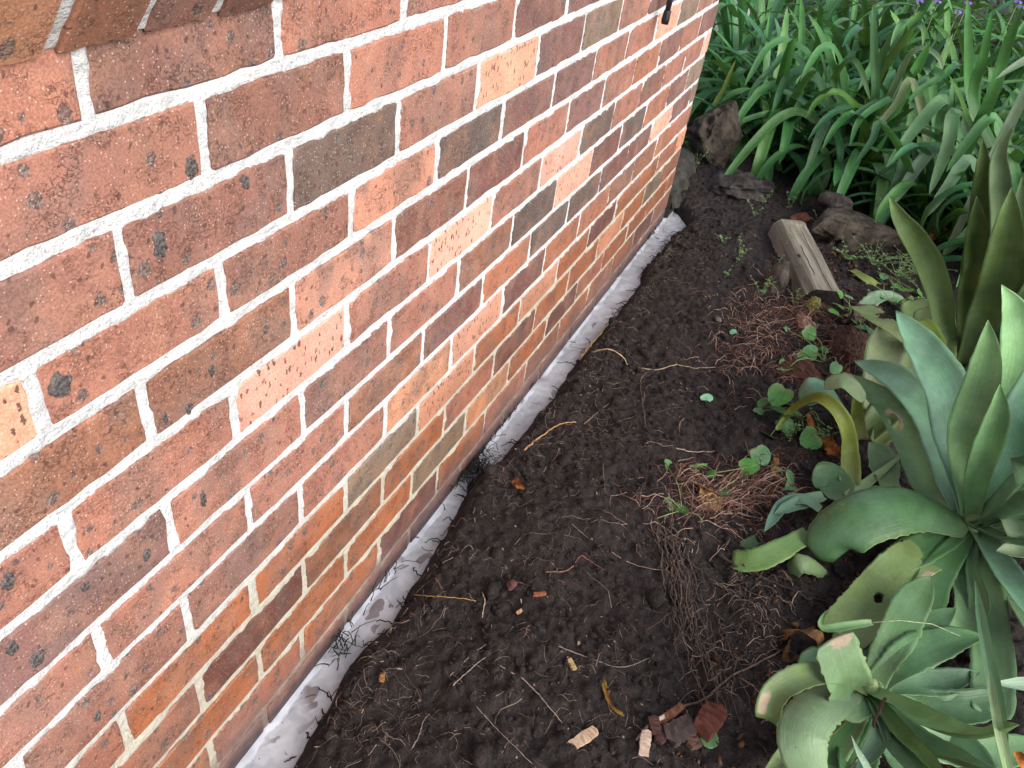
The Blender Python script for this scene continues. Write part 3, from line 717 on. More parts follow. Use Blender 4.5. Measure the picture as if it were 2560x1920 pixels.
# --- large agave
crown = at(2433, 1312, .12)
AG = thing('agave_plant', crown, 'largest blue-green agave rosette, its broad leaves arching up at the right edge', 'agave')
core = lump('stem', (.045, .045, .09), 4, 3, .15, mat=MA, parent=AG, color=(.16, .2, .10)); core.location = (0, 0, -.05)
def ag(pxs, L, side, bulge, wpx, **kw):
    kw.setdefault('thick', .006); kw.setdefault('wave', .06); kw.setdefault('serr', .022); kw.setdefault('nl', 40); kw.setdefault('na', 10)
    P = leaf3d(pxs, .12, L, side, bulge, base=crown if kw.pop('fromcrown', True) else None)
    return add_leaf(AG, clampup(P), wpx, **kw)
ag([(2425, 1300), (2384, 1230), (2352, 1129), (2311, 1027), (2235, 945), (2135, 902)], .52, 'f', .05, 96, col=BLUE, cup=.30, up=.55)
ag([(2420, 1330), (2360, 1295), (2311, 1205), (2270, 1100), (2215, 1010), (2108, 930)], .50, 'f', .02, 84, col=MID, cup=.25, up=.5, prof='agave', na=24, nl=80, holes=[(.66, -.25, .045, .30)], scar=[(.66, -.2, .07, .5), (.98, 0, .05, 1)])
ag([(2428, 1290), (2405, 1190), (2380, 1088), (2366, 990), (2331, 915), (2285, 840), (2240, 776)], .56, 'f', .06, 112, col=BLUE, cup=.34, up=.5)
ag([(2425, 1285), (2410, 1110), (2434, 1020), (2455, 950), (2466, 880), (2470, 800)], .50, 'n', -.02, 92, col=(.30, .52, .26), cup=.4, up=.2)
ag([(2440, 1290), (2455, 1190), (2480, 1085), (2530, 985), (2552, 880), (2535, 790), (2504, 712)], .58, 'n', -.02, 118, col=(.27, .49, .26), cup=.42, up=.25)
ag([(2450, 1290), (2495, 1200), (2545, 1080), (2595, 960), (2625, 830)], .52, 'n', .0, 122, col=BLUE, cup=.35, up=.4)
ag([(2450, 1300), (2520, 1235), (2600, 1150), (2700, 1080)], .50, 'n', .03, 110, col=BLUE, cup=.3, up=.6)
ag([(2450, 1310), (2530, 1285), (2620, 1240), (2720, 1210)], .48, 'n', .03, 100, col=BLUE, cup=.3, up=.7)
ag([(2445, 1325), (2520, 1350), (2610, 1360), (2700, 1350)], .44, 'n', .03, 95, col=BLUE, cup=.3, up=.7)
ag([(2445, 1340), (2500, 1410), (2560, 1500), (2620, 1590)], .42, 'n', .04, 84, col=BLUE, cup=.3, up=.6)
ag([(2470, 1265), (2510, 1290), (2545, 1330), (2548, 1372), (2490, 1378)], .20, 'n', .05, 80, col=(.20, .27, .17), cup=.5, up=.6)
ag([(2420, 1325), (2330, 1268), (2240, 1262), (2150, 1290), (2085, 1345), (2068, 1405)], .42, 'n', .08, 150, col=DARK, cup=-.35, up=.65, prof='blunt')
ag([(2420, 1345), (2350, 1372), (2285, 1400), (2225, 1455), (2160, 1530), (2095, 1592)], .40, 'n', .03, 122, col=(.19, .27, .10), cup=.12, up=.7, prof='cut', holes=[(.40, -.25, .028, .17), (.74, -.05, .038, .18), (.33, -.62, .02, .12)], scar=[(.5, -.95, .08, .35)], na=34, nl=120)
ag([(2425, 1350), (2405, 1420), (2425, 1500), (2410, 1570), (2365, 1610), (2318, 1621)], .34, 'n', .02, 84, col=MID, cup=.55, up=.3)
ag([(2440, 1365), (2462, 1470), (2472, 1570), (2480, 1680), (2478, 1790)], .40, 'n', .02, 96, col=MID, cup=.28, up=.35, prof='cut', serr=.03)
ag([(2450, 1350), (2530, 1460), (2600, 1580), (2660, 1690)], .46, 'n', .02, 90, col=MID, cup=.3, up=.5)
ag([(2450, 1290), (2440, 1200), (2490, 1050), (2500, 960)], .40, 'n', .0, 70, col=(.22, .42, .2), cup=.5, up=.2)
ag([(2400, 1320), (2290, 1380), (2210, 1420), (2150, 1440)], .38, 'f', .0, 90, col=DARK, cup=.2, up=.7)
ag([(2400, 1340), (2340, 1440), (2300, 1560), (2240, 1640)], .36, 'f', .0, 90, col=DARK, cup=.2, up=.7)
# --- lower agave
crown2 = at(2172, 1725, .16)
AS = thing('agave_plant', crown2, 'lower agave with cut and folded leaves in the bottom right corner', 'agave')
core = lump('stem', (.03, .03, .10), 5, 3, .15, mat=MA, parent=AS, color=(.16, .2, .10)); core.location = (0, 0, -.07)
def as_(pxs, L, side, bulge, wpx, base=True, **kw):
    kw.setdefault('thick', .005); kw.setdefault('serr', .035); kw.setdefault('nl', 40); kw.setdefault('na', 12); kw.setdefault('wave', .16); kw.setdefault('twist', rnd.uniform(-.3, .3))
    P = leaf3d(pxs, .16, L, side, bulge, base=crown2 if base else None)
    return add_leaf(AS, clampup(P), wpx, **kw)
as_([(2180, 1720), (2205, 1655), (2245, 1580), (2285, 1500), (2330, 1440)], .34, 'f', .0, 100, col=(.075, .15, .065), cup=.18, up=.5)
as_([(2150, 1790), (2128, 1750), (2110, 1690), (2082, 1600)], .20, 'n', .04, 128, col=PALEG, cup=.22, up=.3, prof='cut', scar=[(1, .3, .10, .7)])
as_([(2150, 1715), (2060, 1690), (1985, 1705), (1935, 1745), (1918, 1800)], .28, 'n', .05, 66, col=(.19, .27, .11), cup=.5, up=.5, prof='cut', scar=[(.93, .5, .06, .4)])
as_([(2150, 1740), (2085, 1745), (2025, 1785), (2005, 1850), (2030, 1960)], .26, 'n', .07, 122, col=(.19, .28, .17), cup=-.25, up=.4, prof='blunt')
as_([(2190, 1728), (2250, 1762), (2330, 1808), (2430, 1838), (2548, 1812)], .40, 'n', .03, 84, col=(.19, .37, .14), cup=.35, up=.6)
as_([(2180, 1740), (2202, 1800), (2190, 1860), (2140, 1935)], .24, 'n', .02, 52, col=(.15, .25, .17), cup=.4, up=.4)
as_([(2190, 1750), (2250, 1830), (2310, 1890), (2370, 1960)], .30, 'n', .02, 50, col=(.14, .26, .09), cup=.5, up=.5)
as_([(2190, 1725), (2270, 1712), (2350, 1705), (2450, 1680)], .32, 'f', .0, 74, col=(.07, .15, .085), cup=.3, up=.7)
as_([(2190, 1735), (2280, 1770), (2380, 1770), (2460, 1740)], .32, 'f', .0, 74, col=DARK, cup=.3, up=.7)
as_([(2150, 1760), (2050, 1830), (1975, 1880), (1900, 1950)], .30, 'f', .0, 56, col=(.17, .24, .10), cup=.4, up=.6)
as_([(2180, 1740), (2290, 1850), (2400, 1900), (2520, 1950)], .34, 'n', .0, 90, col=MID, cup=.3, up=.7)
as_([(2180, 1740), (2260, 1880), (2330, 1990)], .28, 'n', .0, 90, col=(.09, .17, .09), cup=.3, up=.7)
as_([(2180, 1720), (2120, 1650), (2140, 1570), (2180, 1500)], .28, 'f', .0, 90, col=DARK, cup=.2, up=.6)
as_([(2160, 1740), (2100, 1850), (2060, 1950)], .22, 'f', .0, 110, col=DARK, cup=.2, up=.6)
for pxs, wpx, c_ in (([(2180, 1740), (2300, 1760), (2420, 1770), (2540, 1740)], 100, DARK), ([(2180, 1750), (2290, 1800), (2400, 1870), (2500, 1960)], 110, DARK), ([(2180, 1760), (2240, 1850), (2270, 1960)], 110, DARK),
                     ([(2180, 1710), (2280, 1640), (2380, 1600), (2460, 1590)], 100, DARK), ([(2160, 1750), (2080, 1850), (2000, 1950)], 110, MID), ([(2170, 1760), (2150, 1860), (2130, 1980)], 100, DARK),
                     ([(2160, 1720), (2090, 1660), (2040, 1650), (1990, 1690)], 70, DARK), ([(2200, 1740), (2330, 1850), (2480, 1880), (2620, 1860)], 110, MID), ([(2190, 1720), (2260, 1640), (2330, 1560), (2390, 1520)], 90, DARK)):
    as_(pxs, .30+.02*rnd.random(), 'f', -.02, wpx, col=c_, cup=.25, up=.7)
# --- upright agave behind
crown3 = at(2413, 915, .10)
AU = thing('agave_plant', crown3, 'upright olive green agave standing behind the largest rosette with narrow erect leaves', 'agave')
def au(pxs, L, side, bulge, wpx, **kw):
    kw.setdefault('thick', .005); kw.setdefault('serr', .012); kw.setdefault('nl', 34); kw.setdefault('na', 10)
    P = leaf3d(pxs, .10, L, side, bulge, base=crown3)
    return add_leaf(AU, clampup(P), wpx, **kw)
au([(2388, 905), (2364, 823), (2350, 740), (2327, 671), (2295, 610), (2250, 545), (2222, 488)], .62, 'n', .0, 66, col=(.145, .225, .08), cup=.6, up=.05)
au([(2402, 905), (2417, 783), (2433, 680), (2452, 570), (2458, 450), (2457, 345)], .74, 'n', .0, 66, col=OLV, cup=.5, up=.05)
au([(2420, 900), (2445, 800), (2490, 690), (2508, 580), (2500, 460), (2500, 380), (2538, 305)], .80, 'n', .0, 60, col=(.19, .28, .16), cup=.5, up=.05)
au([(2420, 905), (2452, 810), (2492, 720), (2514, 620), (2530, 468)], .66, 'n', .05, 92, col=(.12, .19, .065), cup=.5, up=.05)
au([(2430, 905), (2490, 800), (2530, 680), (2552, 560), (2556, 440)], .68, 'n', .02, 74, col=(.16, .24, .13), cup=.5, up=.05)
au([(2430, 905), (2520, 830), (2590, 730), (2640, 600)], .6, 'n', .02, 80, col=MID, cup=.5, up=.2)
au([(2415, 905), (2425, 800), (2440, 640), (2442, 490)], .62, 'n', -.05, 60, col=OLV, cup=.5, up=.05)
au([(2420, 915), (2480, 870), (2540, 850), (2600, 850)], .3, 'n', .0, 60, col=BLUE, cup=.3, up=.6)
au([(2395, 905), (2330, 850), (2300, 790), (2285, 750)], .34, 'f', .0, 84, col=(.16, .23, .09), cup=.3, up=.3, prof='blunt')
au([(2385, 905), (2350, 860), (2340, 800), (2310, 770)], .30, 'f', .0, 80, col=(.13, .2, .09), cup=.3, up=.3, prof='blunt')
# --- offset clump with the bent stalk
crown4 = at(2140, 1150, .06)
AO = thing('agave_plant', crown4, 'damaged agave offset with a bent yellow-green stalk and torn leaves beside the violets', 'agave')
def ao(pts, wpx, **kw):
    kw.setdefault('thick', .005); kw.setdefault('serr', .02); kw.setdefault('nl', 30); kw.setdefault('na', 8)
    return add_leaf(AO, clampup([at(*p) for p in pts]), wpx, **kw)
ao([(2122, 1215, .08), (2122, 1130, .14), (2105, 1050, .22), (2060, 1002, .24), (2015, 1008, .19), (1972, 1035, .12), (1942, 1074, .07)], 44, prof='stalk', col=(.24, .28, .05), cup=.7, up=.4)
ao([(2148, 1100, .07), (2142, 1040, .16), (2138, 975, .25)], 38, prof='stalk', col=(.23, .27, .05), cup=.6, up=.2)
ao([(2112, 1020, .13), (2080, 978, .20), (2040, 968, .22), (2000, 1002, .17)], 78, prof='piece', col=BLUE, cup=-.3, up=.6)
ao([(2160, 1000, .24), (2110, 955, .27), (2060, 965, .24)], 46, prof='piece', col=(.2, .28, .14), cup=.2, up=.6)
ao([(2185, 1030, .10), (2200, 930, .18), (2222, 850, .22), (2240, 822, .22)], 96, prof='agave', col=(.21, .26, .15), cup=.35, up=.3)
ao([(2300, 860, .26), (2250, 832, .26), (2200, 800, .22), (2150, 765, .17)], 62, prof='cut', col=(.27, .35, .14), cup=.1, up=.6, serr=.08, holes=[(.62, .7, .1, .5)])
ao([(2260, 1000, .08), (2265, 930, .17), (2280, 860, .22)], 90, prof='agave', col=(.20, .26, .13), cup=.3, up=.4)
ao([(2345, 960, .09), (2335, 880, .17), (2300, 800, .22)], 62, prof='blunt', col=(.19, .28, .05), cup=.3, up=.3)
ao([(2360, 920, .09), (2345, 830, .17), (2310, 770, .19)], 84, prof='blunt', col=(.18, .25, .09), cup=.3, up=.3)
ao([(2100, 1250, .06), (2080, 1205, .12), (2030, 1190, .12)], 88, prof='piece', col=DARK, cup=.25, up=.5)
ao([(2225, 1225, .06), (2205, 1160, .14), (2172, 1105, .18)], 76, prof='agave', col=(.12, .2, .10), cup=.4, up=.4)
ao([(2120, 1247, .07), (2190, 1190, .13), (2252, 1140, .17)], 28, prof='stalk', col=(.22, .31, .16), cup=.5, up=.4)
ao([(2165, 1090, .07), (2195, 1050, .14), (2235, 1010, .17)], 80, prof='blunt', col=OLV, cup=.4, up=.4)
ao([(2190, 1110, .06), (2230, 1060, .12), (2290, 1030, .14)], 70, prof='blunt', col=(.16, .2, .06), cup=.4, up=.4)
ao([(2150, 1260, .05), (2100, 1290, .08), (2040, 1300, .07)], 40, prof='stalk', col=(.24, .28, .15), cup=.6, up=.6)
ao([(2060, 1240, .06), (1990, 1262, .10), (1935, 1285, .07)], 40, prof='blade', col=(.13, .24, .17), cup=.4, up=.6)
ao([(2050, 1275, .06), (2010, 1250, .12), (1960, 1262, .08), (1910, 1330, .05)], 34, prof='blade', col=(.12, .24, .19), cup=.4, up=.6)
# leaves on the side of both rosettes turned away from the bed
for root_, cr_, L0 in ((AG, crown, .50), (AS, crown2, .34)):
    for k in range(9):
        az = math.radians(-125+k*17+rnd.uniform(-6, 6)); L = L0*rnd.uniform(.8, 1.05); el = rnd.uniform(.35, 1.0)
        d = np.array([math.cos(az)*math.cos(el), math.sin(az)*math.cos(el), math.sin(el)]); e = cr_+d*L-np.array([0, 0, .10*L])
        if math.hypot(e[0]-CAM[0], e[1]-CAM[1]) < .75 or e[1] > cr_[1]-.18 or e[1] > -1.28: continue
        add_leaf(root_, [cr_, cr_+d*L*.45, e], w=rnd.uniform(.07, .10), col=rnd.choice([BLUE, MID, MID, DARK]), thick=.006, serr=.02, nl=26, na=8, cup=.35, up=.9)
# --- loose torn pieces
def piece(pts, wpx, label, prof='piece', col=MID, **kw):
    P = [at(*p) for p in pts]; c = np.mean(P, axis=0)
    t_ = thing('torn_leaf', c, label, 'torn leaf')
    kw.setdefault('thick', .004); kw.setdefault('serr', .05); kw.setdefault('nl', 26); kw.setdefault('na', 8)
    add_leaf(t_, P, wpx, prof=prof, col=col, name='leaf_blade', **kw); return t_
piece([(2022, 1335, .125), (1950, 1375, .12), (1885, 1402, .10), (1830, 1400, .08)], 62, 'torn bright green agave leaf with ragged ends lying below the violets', 'cut', (.12, .22, .06), cup=.12, up=.6)
piece([(1930, 1330, .07), (1880, 1360, .075), (1822, 1388, .06)], 40, 'dark torn leaf lying under the ragged bright green one', 'cut', DARK, cup=.1, up=.7)
piece([(2078, 1437, .07), (2030, 1405, .12), (1990, 1405, .12), (1962, 1432, .07)], 58, 'rolled pale green leaf with dark hollow lying beside the twig', 'cut', (.16, .24, .12), cup=-.55, up=.6)
piece([(1960, 1400, .06), (1930, 1430, .065), (1905, 1470, .05)], 60, 'dull green leaf piece drooping under the ragged leaf end', 'piece', (.07, .14, .07), cup=.2, up=.6)
piece([(2130, 675, .075), (2165, 698, .085), (2202, 722, .075)], 26, 'yellow-green cut leaf strip lying behind the timber offcut', 'cut', (.24, .30, .08), cup=.2, up=.7)
piece([(2150, 775, .09), (2200, 742, .10), (2260, 748, .09)], 40, 'pale blue-green leaf fragment lying between timber and agave', 'piece', (.2, .3, .22), cup=.2, up=.7)
piece([(1862, 1132, .07), (1900, 1125, .095), (1925, 1142, .07)], 30, 'pale green leaf scrap curled over the red roots', 'piece', (.3, .42, .26), cup=-.4, up=.7, serr=.02)
piece([(1712, 1175, .065), (1760, 1168, .07), (1798, 1172, .065)], 24, 'green leaf scrap pressed among the red roots', 'piece', (.14, .26, .07), cup=.1, up=.8)
piece([(1760, 1800, .07), (1778, 1870, .072)], 46, 'green mottled leaf scrap beside the red bark block', 'piece', (.10, .22, .10), cup=.15, up=.8)
piece([(1888, 1800, .07), (1870, 1822, .072)], 22, 'small blue-green leaf scrap between the dark roots', 'piece', (.05, .18, .11), cup=.2, up=.8)
piece([(1752, 998, .075), (1770, 992, .08), (1775, 1003, .075)], 20, 'tiny pale green leaf scrap alone on the bare soil', 'piece', (.20, .42, .30), cup=.2, up=.8)
piece([(1826, 834, .085), (1836, 828, .09), (1842, 832, .085)], 14, 'tiny mint green leaf scrap near the blue-grey chip', 'piece', (.16, .38, .28), cup=.2, up=.8)

# --- long grass blades at the right
gt = thing('grass_tuft', at(2495, 1905, .12), 'long blue-green grass blades crossing the lower agave leaves', 'grass')
for pts, wpx, c in (([(2520, 1990, .25), (2506, 1900, .33), (2494, 1774, .42), (2462, 1600, .46), (2437, 1450, .44)], 34, (.10, .2, .12)),
                    ([(2530, 1990, .35), (2512, 1890, .42), (2490, 1790, .45), (2472, 1680, .45)], 26, (.26, .36, .2)),
                    ([(2195, 1990, .30), (2165, 1920, .36), (2145, 1880, .40), (2128, 1838, .42)], 22, (.3, .42, .36)),
                    ([(2680, 1720, .35), (2600, 1715, .40), (2540, 1711, .42), (2470, 1708, .42)], 46, (.26, .36, .30))):
    add_leaf(gt, [at(*p) for p in pts], wpx, prof='blade', col=c, mat=MG, name='blade', cup=.5, up=.3, nl=24, na=4, thick=0)
gb = piece([(2180, 1556, .30), (2130, 1563, .30), (2066, 1572, .30), (2052, 1560, .305), (2062, 1535, .32), (2076, 1528, .33)], 24, 'bent fresh grass blade folded across the holed agave leaf', 'blade', (.13, .26, .10), cup=.4, up=.5, serr=0)
vs, fs = tube([V(at(*p)) - gb.location for p in ((2182, 1556, .30), (2250, 1551, .30), (2330, 1560, .27), (2400, 1590, .22))], .0009, 5); link('thread', mesh('thread', vs, fs), MROOT, gb, (.35, .42, .25))

# ---------------------------------------------------------------- agapanthus
def strap_gen(base, az, el, L, w, droop, seed, ntwist=0.):
    r_ = random.Random(seed); p = np.array(base, float); pts = [p.copy()]; e = el; a = az; n = 9
    for i in range(n):
        st = L/n; d = np.array([math.cos(e)*math.cos(a), math.cos(e)*math.sin(a), math.sin(e)]); p = p+d*st
        p[2] = max(p[2], .05); pts.append(p.copy())
        e -= droop*(.25+1.35*(i/n)**1.3)/n*2.2; a += r_.uniform(-.05, .05)
    return pts
GREENS = [(.040, .150, .036), (.056, .182, .052), (.028, .115, .036), (.068, .200, .050), (.052, .168, .072), (.09, .21, .056)]
def clump(x, y, n, seed, label, scale=1., spread=.13, low=.35):
    if x > 4.3: low = .1
    r_ = random.Random(seed); base = np.array([x, y, max(sh(x, y), .04)])
    t_ = thing('agapanthus_clump', base, label, 'agapanthus', 'strap-leaved agapanthus clumps')
    cents = [(x+r_.gauss(0, spread), y+r_.gauss(0, spread), r_.uniform(0, 6.28)) for _ in range(max(3, n//8))]
    for i in range(n):
        cx, cy, fa = cents[i % len(cents)]
        az = fa+(math.pi if r_.random() < .5 else 0)+r_.gauss(0, .55)
        el = r_.uniform(.75, 1.45); L = r_.uniform(.52, .86)*scale; dr = r_.uniform(1.2, 2.7) if r_.random() < .82 else r_.uniform(.05, .5)
        if r_.random() < low: el -= .35; dr += .3
        if x > 4.3: el = max(el, .95); dr *= .9; L *= 1.2
        P = strap_gen((cx+r_.uniform(-.02, .02), cy+r_.uniform(-.02, .02), base[2]-.01), az, el, L, 0, dr, r_.randrange(9999))
        g_ = r_.choice(GREENS); k = r_.uniform(.85, 1.2)
        rel = [q-base for q in P]
        azv = np.array([math.cos(az), math.sin(az), 0]); hints = np.array([-azv*.9+np.array([0, 0, .35]), -azv*.4+np.array([0, 0, .9]), np.array([0, 0, 1.])+azv*.25, np.array([0, 0, .8])+azv*.9])
        me = ribbon_mesh(rel, r_.uniform(.035, .054), 'strap', hints, cup=r_.uniform(.05, .25), fold=.18, nl=18, na=4, thick=0, seed=r_.randrange(9999), wave=.06, twist=r_.gauss(0, .25))
        link('leaf', me, MG, t_, (g_[0]*k, g_[1]*k, g_[2]*k))
    for i in range(2):
        cx, cy, fa = cents[i % len(cents)]
        st = lump('leaf_base', (.024, .024, .05), r_.randrange(99), 2, .15, mat=MDEAD, parent=t_, color=(.9, 1., .6)); st.location = (cx-x, cy-y, .03)
    for i in range(2):                    # dead brown straps at the foot
        cx, cy, fa = cents[i % len(cents)]
        P = strap_gen((cx, cy, base[2]+.01), r_.uniform(2.2, 4.4), .7, r_.uniform(.18, .3), 0, 2.0, r_.randrange(999))
        me = ribbon_mesh([q-base for q in P], .02, 'blade', (0, 0, 1), cup=.6, nl=10, na=3, thick=0, seed=r_.randrange(999), twist=1.2)
        link('dead_leaf', me, MDEAD, t_, (1.4, .9, .5))
    return t_
CL = []
for (x, y, n, lab, sc) in [
    (3.62, -.20, 38, 'agapanthus clump drooping over the streaked brown block by the wall corner', 1.),
    (3.55, -.62, 34, 'agapanthus clump in the front row above the small seedlings', .95),
    (3.28, -.98, 36, 'agapanthus clump hanging over the large brown rock', .95),
    (3.05, -1.32, 38, 'front agapanthus clump with pale broad tips behind the upright agave', .95),
    (2.85, -1.72, 30, 'agapanthus clump at the right edge behind the upright agave', .95),
    (4.05, .18, 36, 'agapanthus clump nearest the pale rendered wall', 1.),
    (4.05, -.32, 32, 'agapanthus clump behind the one over the brown block', 1.),
    (3.95, -.85, 32, 'agapanthus clump in the middle of the bed with tall straight leaves', 1.),
    (3.75, -1.35, 32, 'agapanthus clump behind the front one with pale broad tips', 1.),
    (3.55, -1.85, 28, 'agapanthus clump at the right edge of the second row', 1.),
    (4.65, .02, 28, 'agapanthus clump in the back row beside the pale wall', 1.),
    (4.60, -.60, 28, 'agapanthus clump in the back row left of centre', 1.05),
    (4.50, -1.15, 28, 'agapanthus clump in the back row right of centre', 1.05),
    (4.40, -1.75, 26, 'agapanthus clump in the back row near the purple flowers', 1.05),
    (4.15, -2.25, 22, 'agapanthus clump at the far right of the back row', 1.),
    (5.35, -.45, 24, 'agapanthus clump just beyond the pale wall end', 1.1),
    (5.25, -1.1, 24, 'agapanthus clump under the top edge of the bed, centre', 1.1),
    (5.15, -1.75, 24, 'agapanthus clump under the top edge of the bed, behind the purple flowers', 1.1),
    (4.95, -2.4, 22, 'agapanthus clump under the top edge of the bed at the right corner', 1.1),
    (6.1, -.9, 20, 'farthest agapanthus clump, left', 1.2), (6.0, -1.7, 20, 'farthest agapanthus clump, middle', 1.2), (5.8, -2.5, 20, 'farthest agapanthus clump, right', 1.2)]:
    CL.append(clump(x, y, int(n*1.75), int(abs(x*977+y*331)), lab, sc))
def hand(ci, pts, wpx, k=1., col=None, fr='S', **kw):
    """a leaf read off the photo: (px, py, x) triples"""
    out = []
    for p in pts:
        px, py = (1750+p[0]*.3662, p[1]*.3662) if fr == 'S' else (1660+p[0]*.4069, p[1]*.4069)
        out.append(atx(px, py, p[2]))
    c0 = np.array(CL[ci].location); q0 = out[0]; ho = math.hypot(q0[0]-c0[0], q0[1]-c0[1])
    b0_ = c0+np.array([rnd.uniform(-.05, .05), rnd.uniform(-.05, .05), 0]) if ho < .45 else np.array([q0[0]+.12, q0[1]+rnd.uniform(-.05, .05), .05])
    m0_ = .5*(b0_+q0); m0_[2] = max(m0_[2], b0_[2]+.62*(q0[2]-b0_[2])); out = [b0_, m0_]+out
    kw.setdefault('cup', .10); kw.setdefault('fold', .16); kw.setdefault('wave', .05)
    wpx = wpx*(.3662 if fr == 'S' else .4069)*.85
    add_leaf(CL[ci], [np.array([q[0], q[1], max(q[2], .05)]) for q in out], wpx, prof='strap', col=col or rnd.choice(GREENS), mat=MG, up=.45, nl=34, na=4, thick=0, **kw)
LT = (.056, .175, .060); PL = (.10, .225, .108); DK = (.024, .096, .040); YG = (.06, .165, .022)
hand(0, [(740, 400, 3.55), (620, 290, 3.45), (540, 280, 3.4), (440, 350, 3.33), (340, 520, 3.25), (305, 585, 3.22)], 66, col=LT)
hand(0, [(720, 490, 3.5), (600, 365, 3.42), (480, 480, 3.33), (380, 580, 3.27), (320, 690, 3.23)], 58, col=DK)
hand(1, [(970, 480, 3.5), (905, 325, 3.4), (830, 330, 3.36), (760, 420, 3.3), (685, 555, 3.24)], 72, col=LT)
hand(1, [(790, 520, 3.45), (700, 475, 3.4), (600, 520, 3.33), (540, 640, 3.25), (495, 770, 3.2)], 72, col=DK)
hand(0, [(560, 570, 3.4), (440, 600, 3.3), (350, 690, 3.24), (270, 810, 3.2), (200, 990, 3.15)], 70, col=LT)
hand(1, [(1190, 680, 3.45), (1187, 400, 3.42), (1183, 200, 3.4), (1180, 35, 3.38)], 72, col=(.05, .13, .06), cup=.15)
hand(1, [(930, 560, 3.5), (880, 380, 3.48), (820, 230, 3.45), (738, 98, 3.4)], 64, col=LT)
hand(6, [(690, 360, 3.8), (695, 150, 3.78), (690, -20, 3.75)], 62, col=LT)
hand(1, [(1250, 470, 3.45), (1400, 280, 3.4), (1470, 195, 3.36), (1510, 178, 3.32), (1528, 230, 3.29), (1520, 316, 3.27)], 68, col=(.09, .17, .06))
hand(1, [(1220, 450, 3.45), (1290, 300, 3.4), (1350, 190, 3.36), (1385, 150, 3.33), (1345, 200, 3.29), (1300, 318, 3.27)], 70, col=PL)
hand(1, [(915, 600, 3.4), (950, 480, 3.36), (1040, 408, 3.32), (1105, 500, 3.28), (1160, 680, 3.24)], 56, col=(.05, .12, .04))
hand(1, [(1080, 790, 3.35), (1000, 665, 3.3), (910, 628, 3.26), (800, 690, 3.22), (722, 810, 3.18)], 62, col=YG)
hand(2, [(1520, 500, 3.25), (1425, 640, 3.2), (1280, 812, 3.1)], 62, col=(.15, .2, .10), fr='Z')
hand(2, [(1700, 760, 3.15), (1740, 640, 3.1), (1700, 620, 3.06), (1560, 770, 3.0), (1368, 1028, 2.9)], 95, col=PL, fr='Z')
hand(2, [(1700, 980, 3.1), (1670, 910, 3.05), (1560, 1020, 3.0), (1420, 1245, 2.9)], 95, col=(.14, .23, .17), fr='Z')
hand(3, [(1850, 780, 3.05), (1800, 700, 3.0), (1770, 720, 2.96), (1740, 900, 2.92), (1630, 1195, 2.86)], 100, col=PL, fr='Z')
hand(3, [(2040, 760, 3.0), (1990, 735, 2.95), (1890, 840, 2.9), (1735, 1055, 2.84)], 88, col=LT, fr='Z')
hand(3, [(1890, 1000, 2.95), (1840, 1000, 2.92), (1760, 1120, 2.88), (1615, 1330, 2.82)], 92, col=(.10, .19, .12), fr='Z')
hand(3, [(2050, 1290, 2.85), (1990, 1290, 2.82), (1880, 1420, 2.78), (1715, 1572, 2.74)], 85, col=PL, fr='Z')
hand(3, [(1890, 620, 3.1), (1868, 300, 3.05), (1865, -20, 3.0)], 74, col=LT, fr='Z')
hand(3, [(1900, 620, 3.05), (1960, 350, 3.0), (2012, 75, 2.95)], 74, col=LT, fr='Z')
hand(4, [(2020, 570, 2.95), (2100, 300, 2.9), (2200, 40, 2.85)], 88, col=LT, fr='Z')
hand(4, [(2330, 340, 2.8), (2212, 380, 2.76), (2120, 430, 2.73), (2040, 485, 2.7)], 84, col=(.2, .28, .22), fr='Z')
hand(1, [(860, 700, 3.3), (720, 720, 3.2), (560, 870, 3.1), (400, 1060, 3.0), (338, 1145, 2.96)], 74, col=(.05, .13, .04), fr='Z')
hand(1, [(1010, 740, 3.25), (960, 830, 3.15), (910, 960, 3.08), (868, 1055, 3.03)], 72, col=(.06, .13, .07), fr='Z')
hand(0, [(690, 690, 3.35), (520, 730, 3.25), (400, 800, 3.18), (365, 910, 3.14)], 46, col=LT, fr='Z')
hand(1, [(1330, 640, 3.3), (1260, 660, 3.22), (1150, 730, 3.16), (1072, 780, 3.12)], 70, col=DK, fr='Z')
hand(1, [(1400, 620, 3.3), (1330, 640, 3.22), (1200, 740, 3.14), (1140, 900, 3.08)], 56, col=LT, fr='Z')
hand(2, [(1330, 760, 3.1), (1280, 860, 3.05), (1160, 1030, 2.98)], 56, col=DK, fr='Z')
hand(2, [(1500, 900, 3.05), (1440, 1100, 2.98), (1280, 1370, 2.9)], 74, col=DK, fr='Z')
hand(2, [(1640, 460, 3.25), (1700, 470, 3.2), (1560, 560, 3.1), (1500, 640, 3.05)], 66, col=LT, fr='Z')
hand(3, [(1520, 330, 3.4), (1640, 315, 3.36), (1700, 380, 3.32), (1708, 450, 3.3)], 52, col=(.15, .21, .13), fr='Z')
hand(3, [(1880, 760, 3.0), (1820, 600, 2.96), (1750, 460, 2.92)], 46, col=YG, fr='Z')
hand(0, [(310, 680, 3.35), (370, 540, 3.36), (440, 370, 3.38)], 36, col=(.12, .16, .03), fr='Z')
hand(5, [(140, 1120, 3.3), (130, 870, 3.2), (180, 940, 3.2), (200, 990, 3.18)], 30, col=(.1, .25, .06), fr='Z')

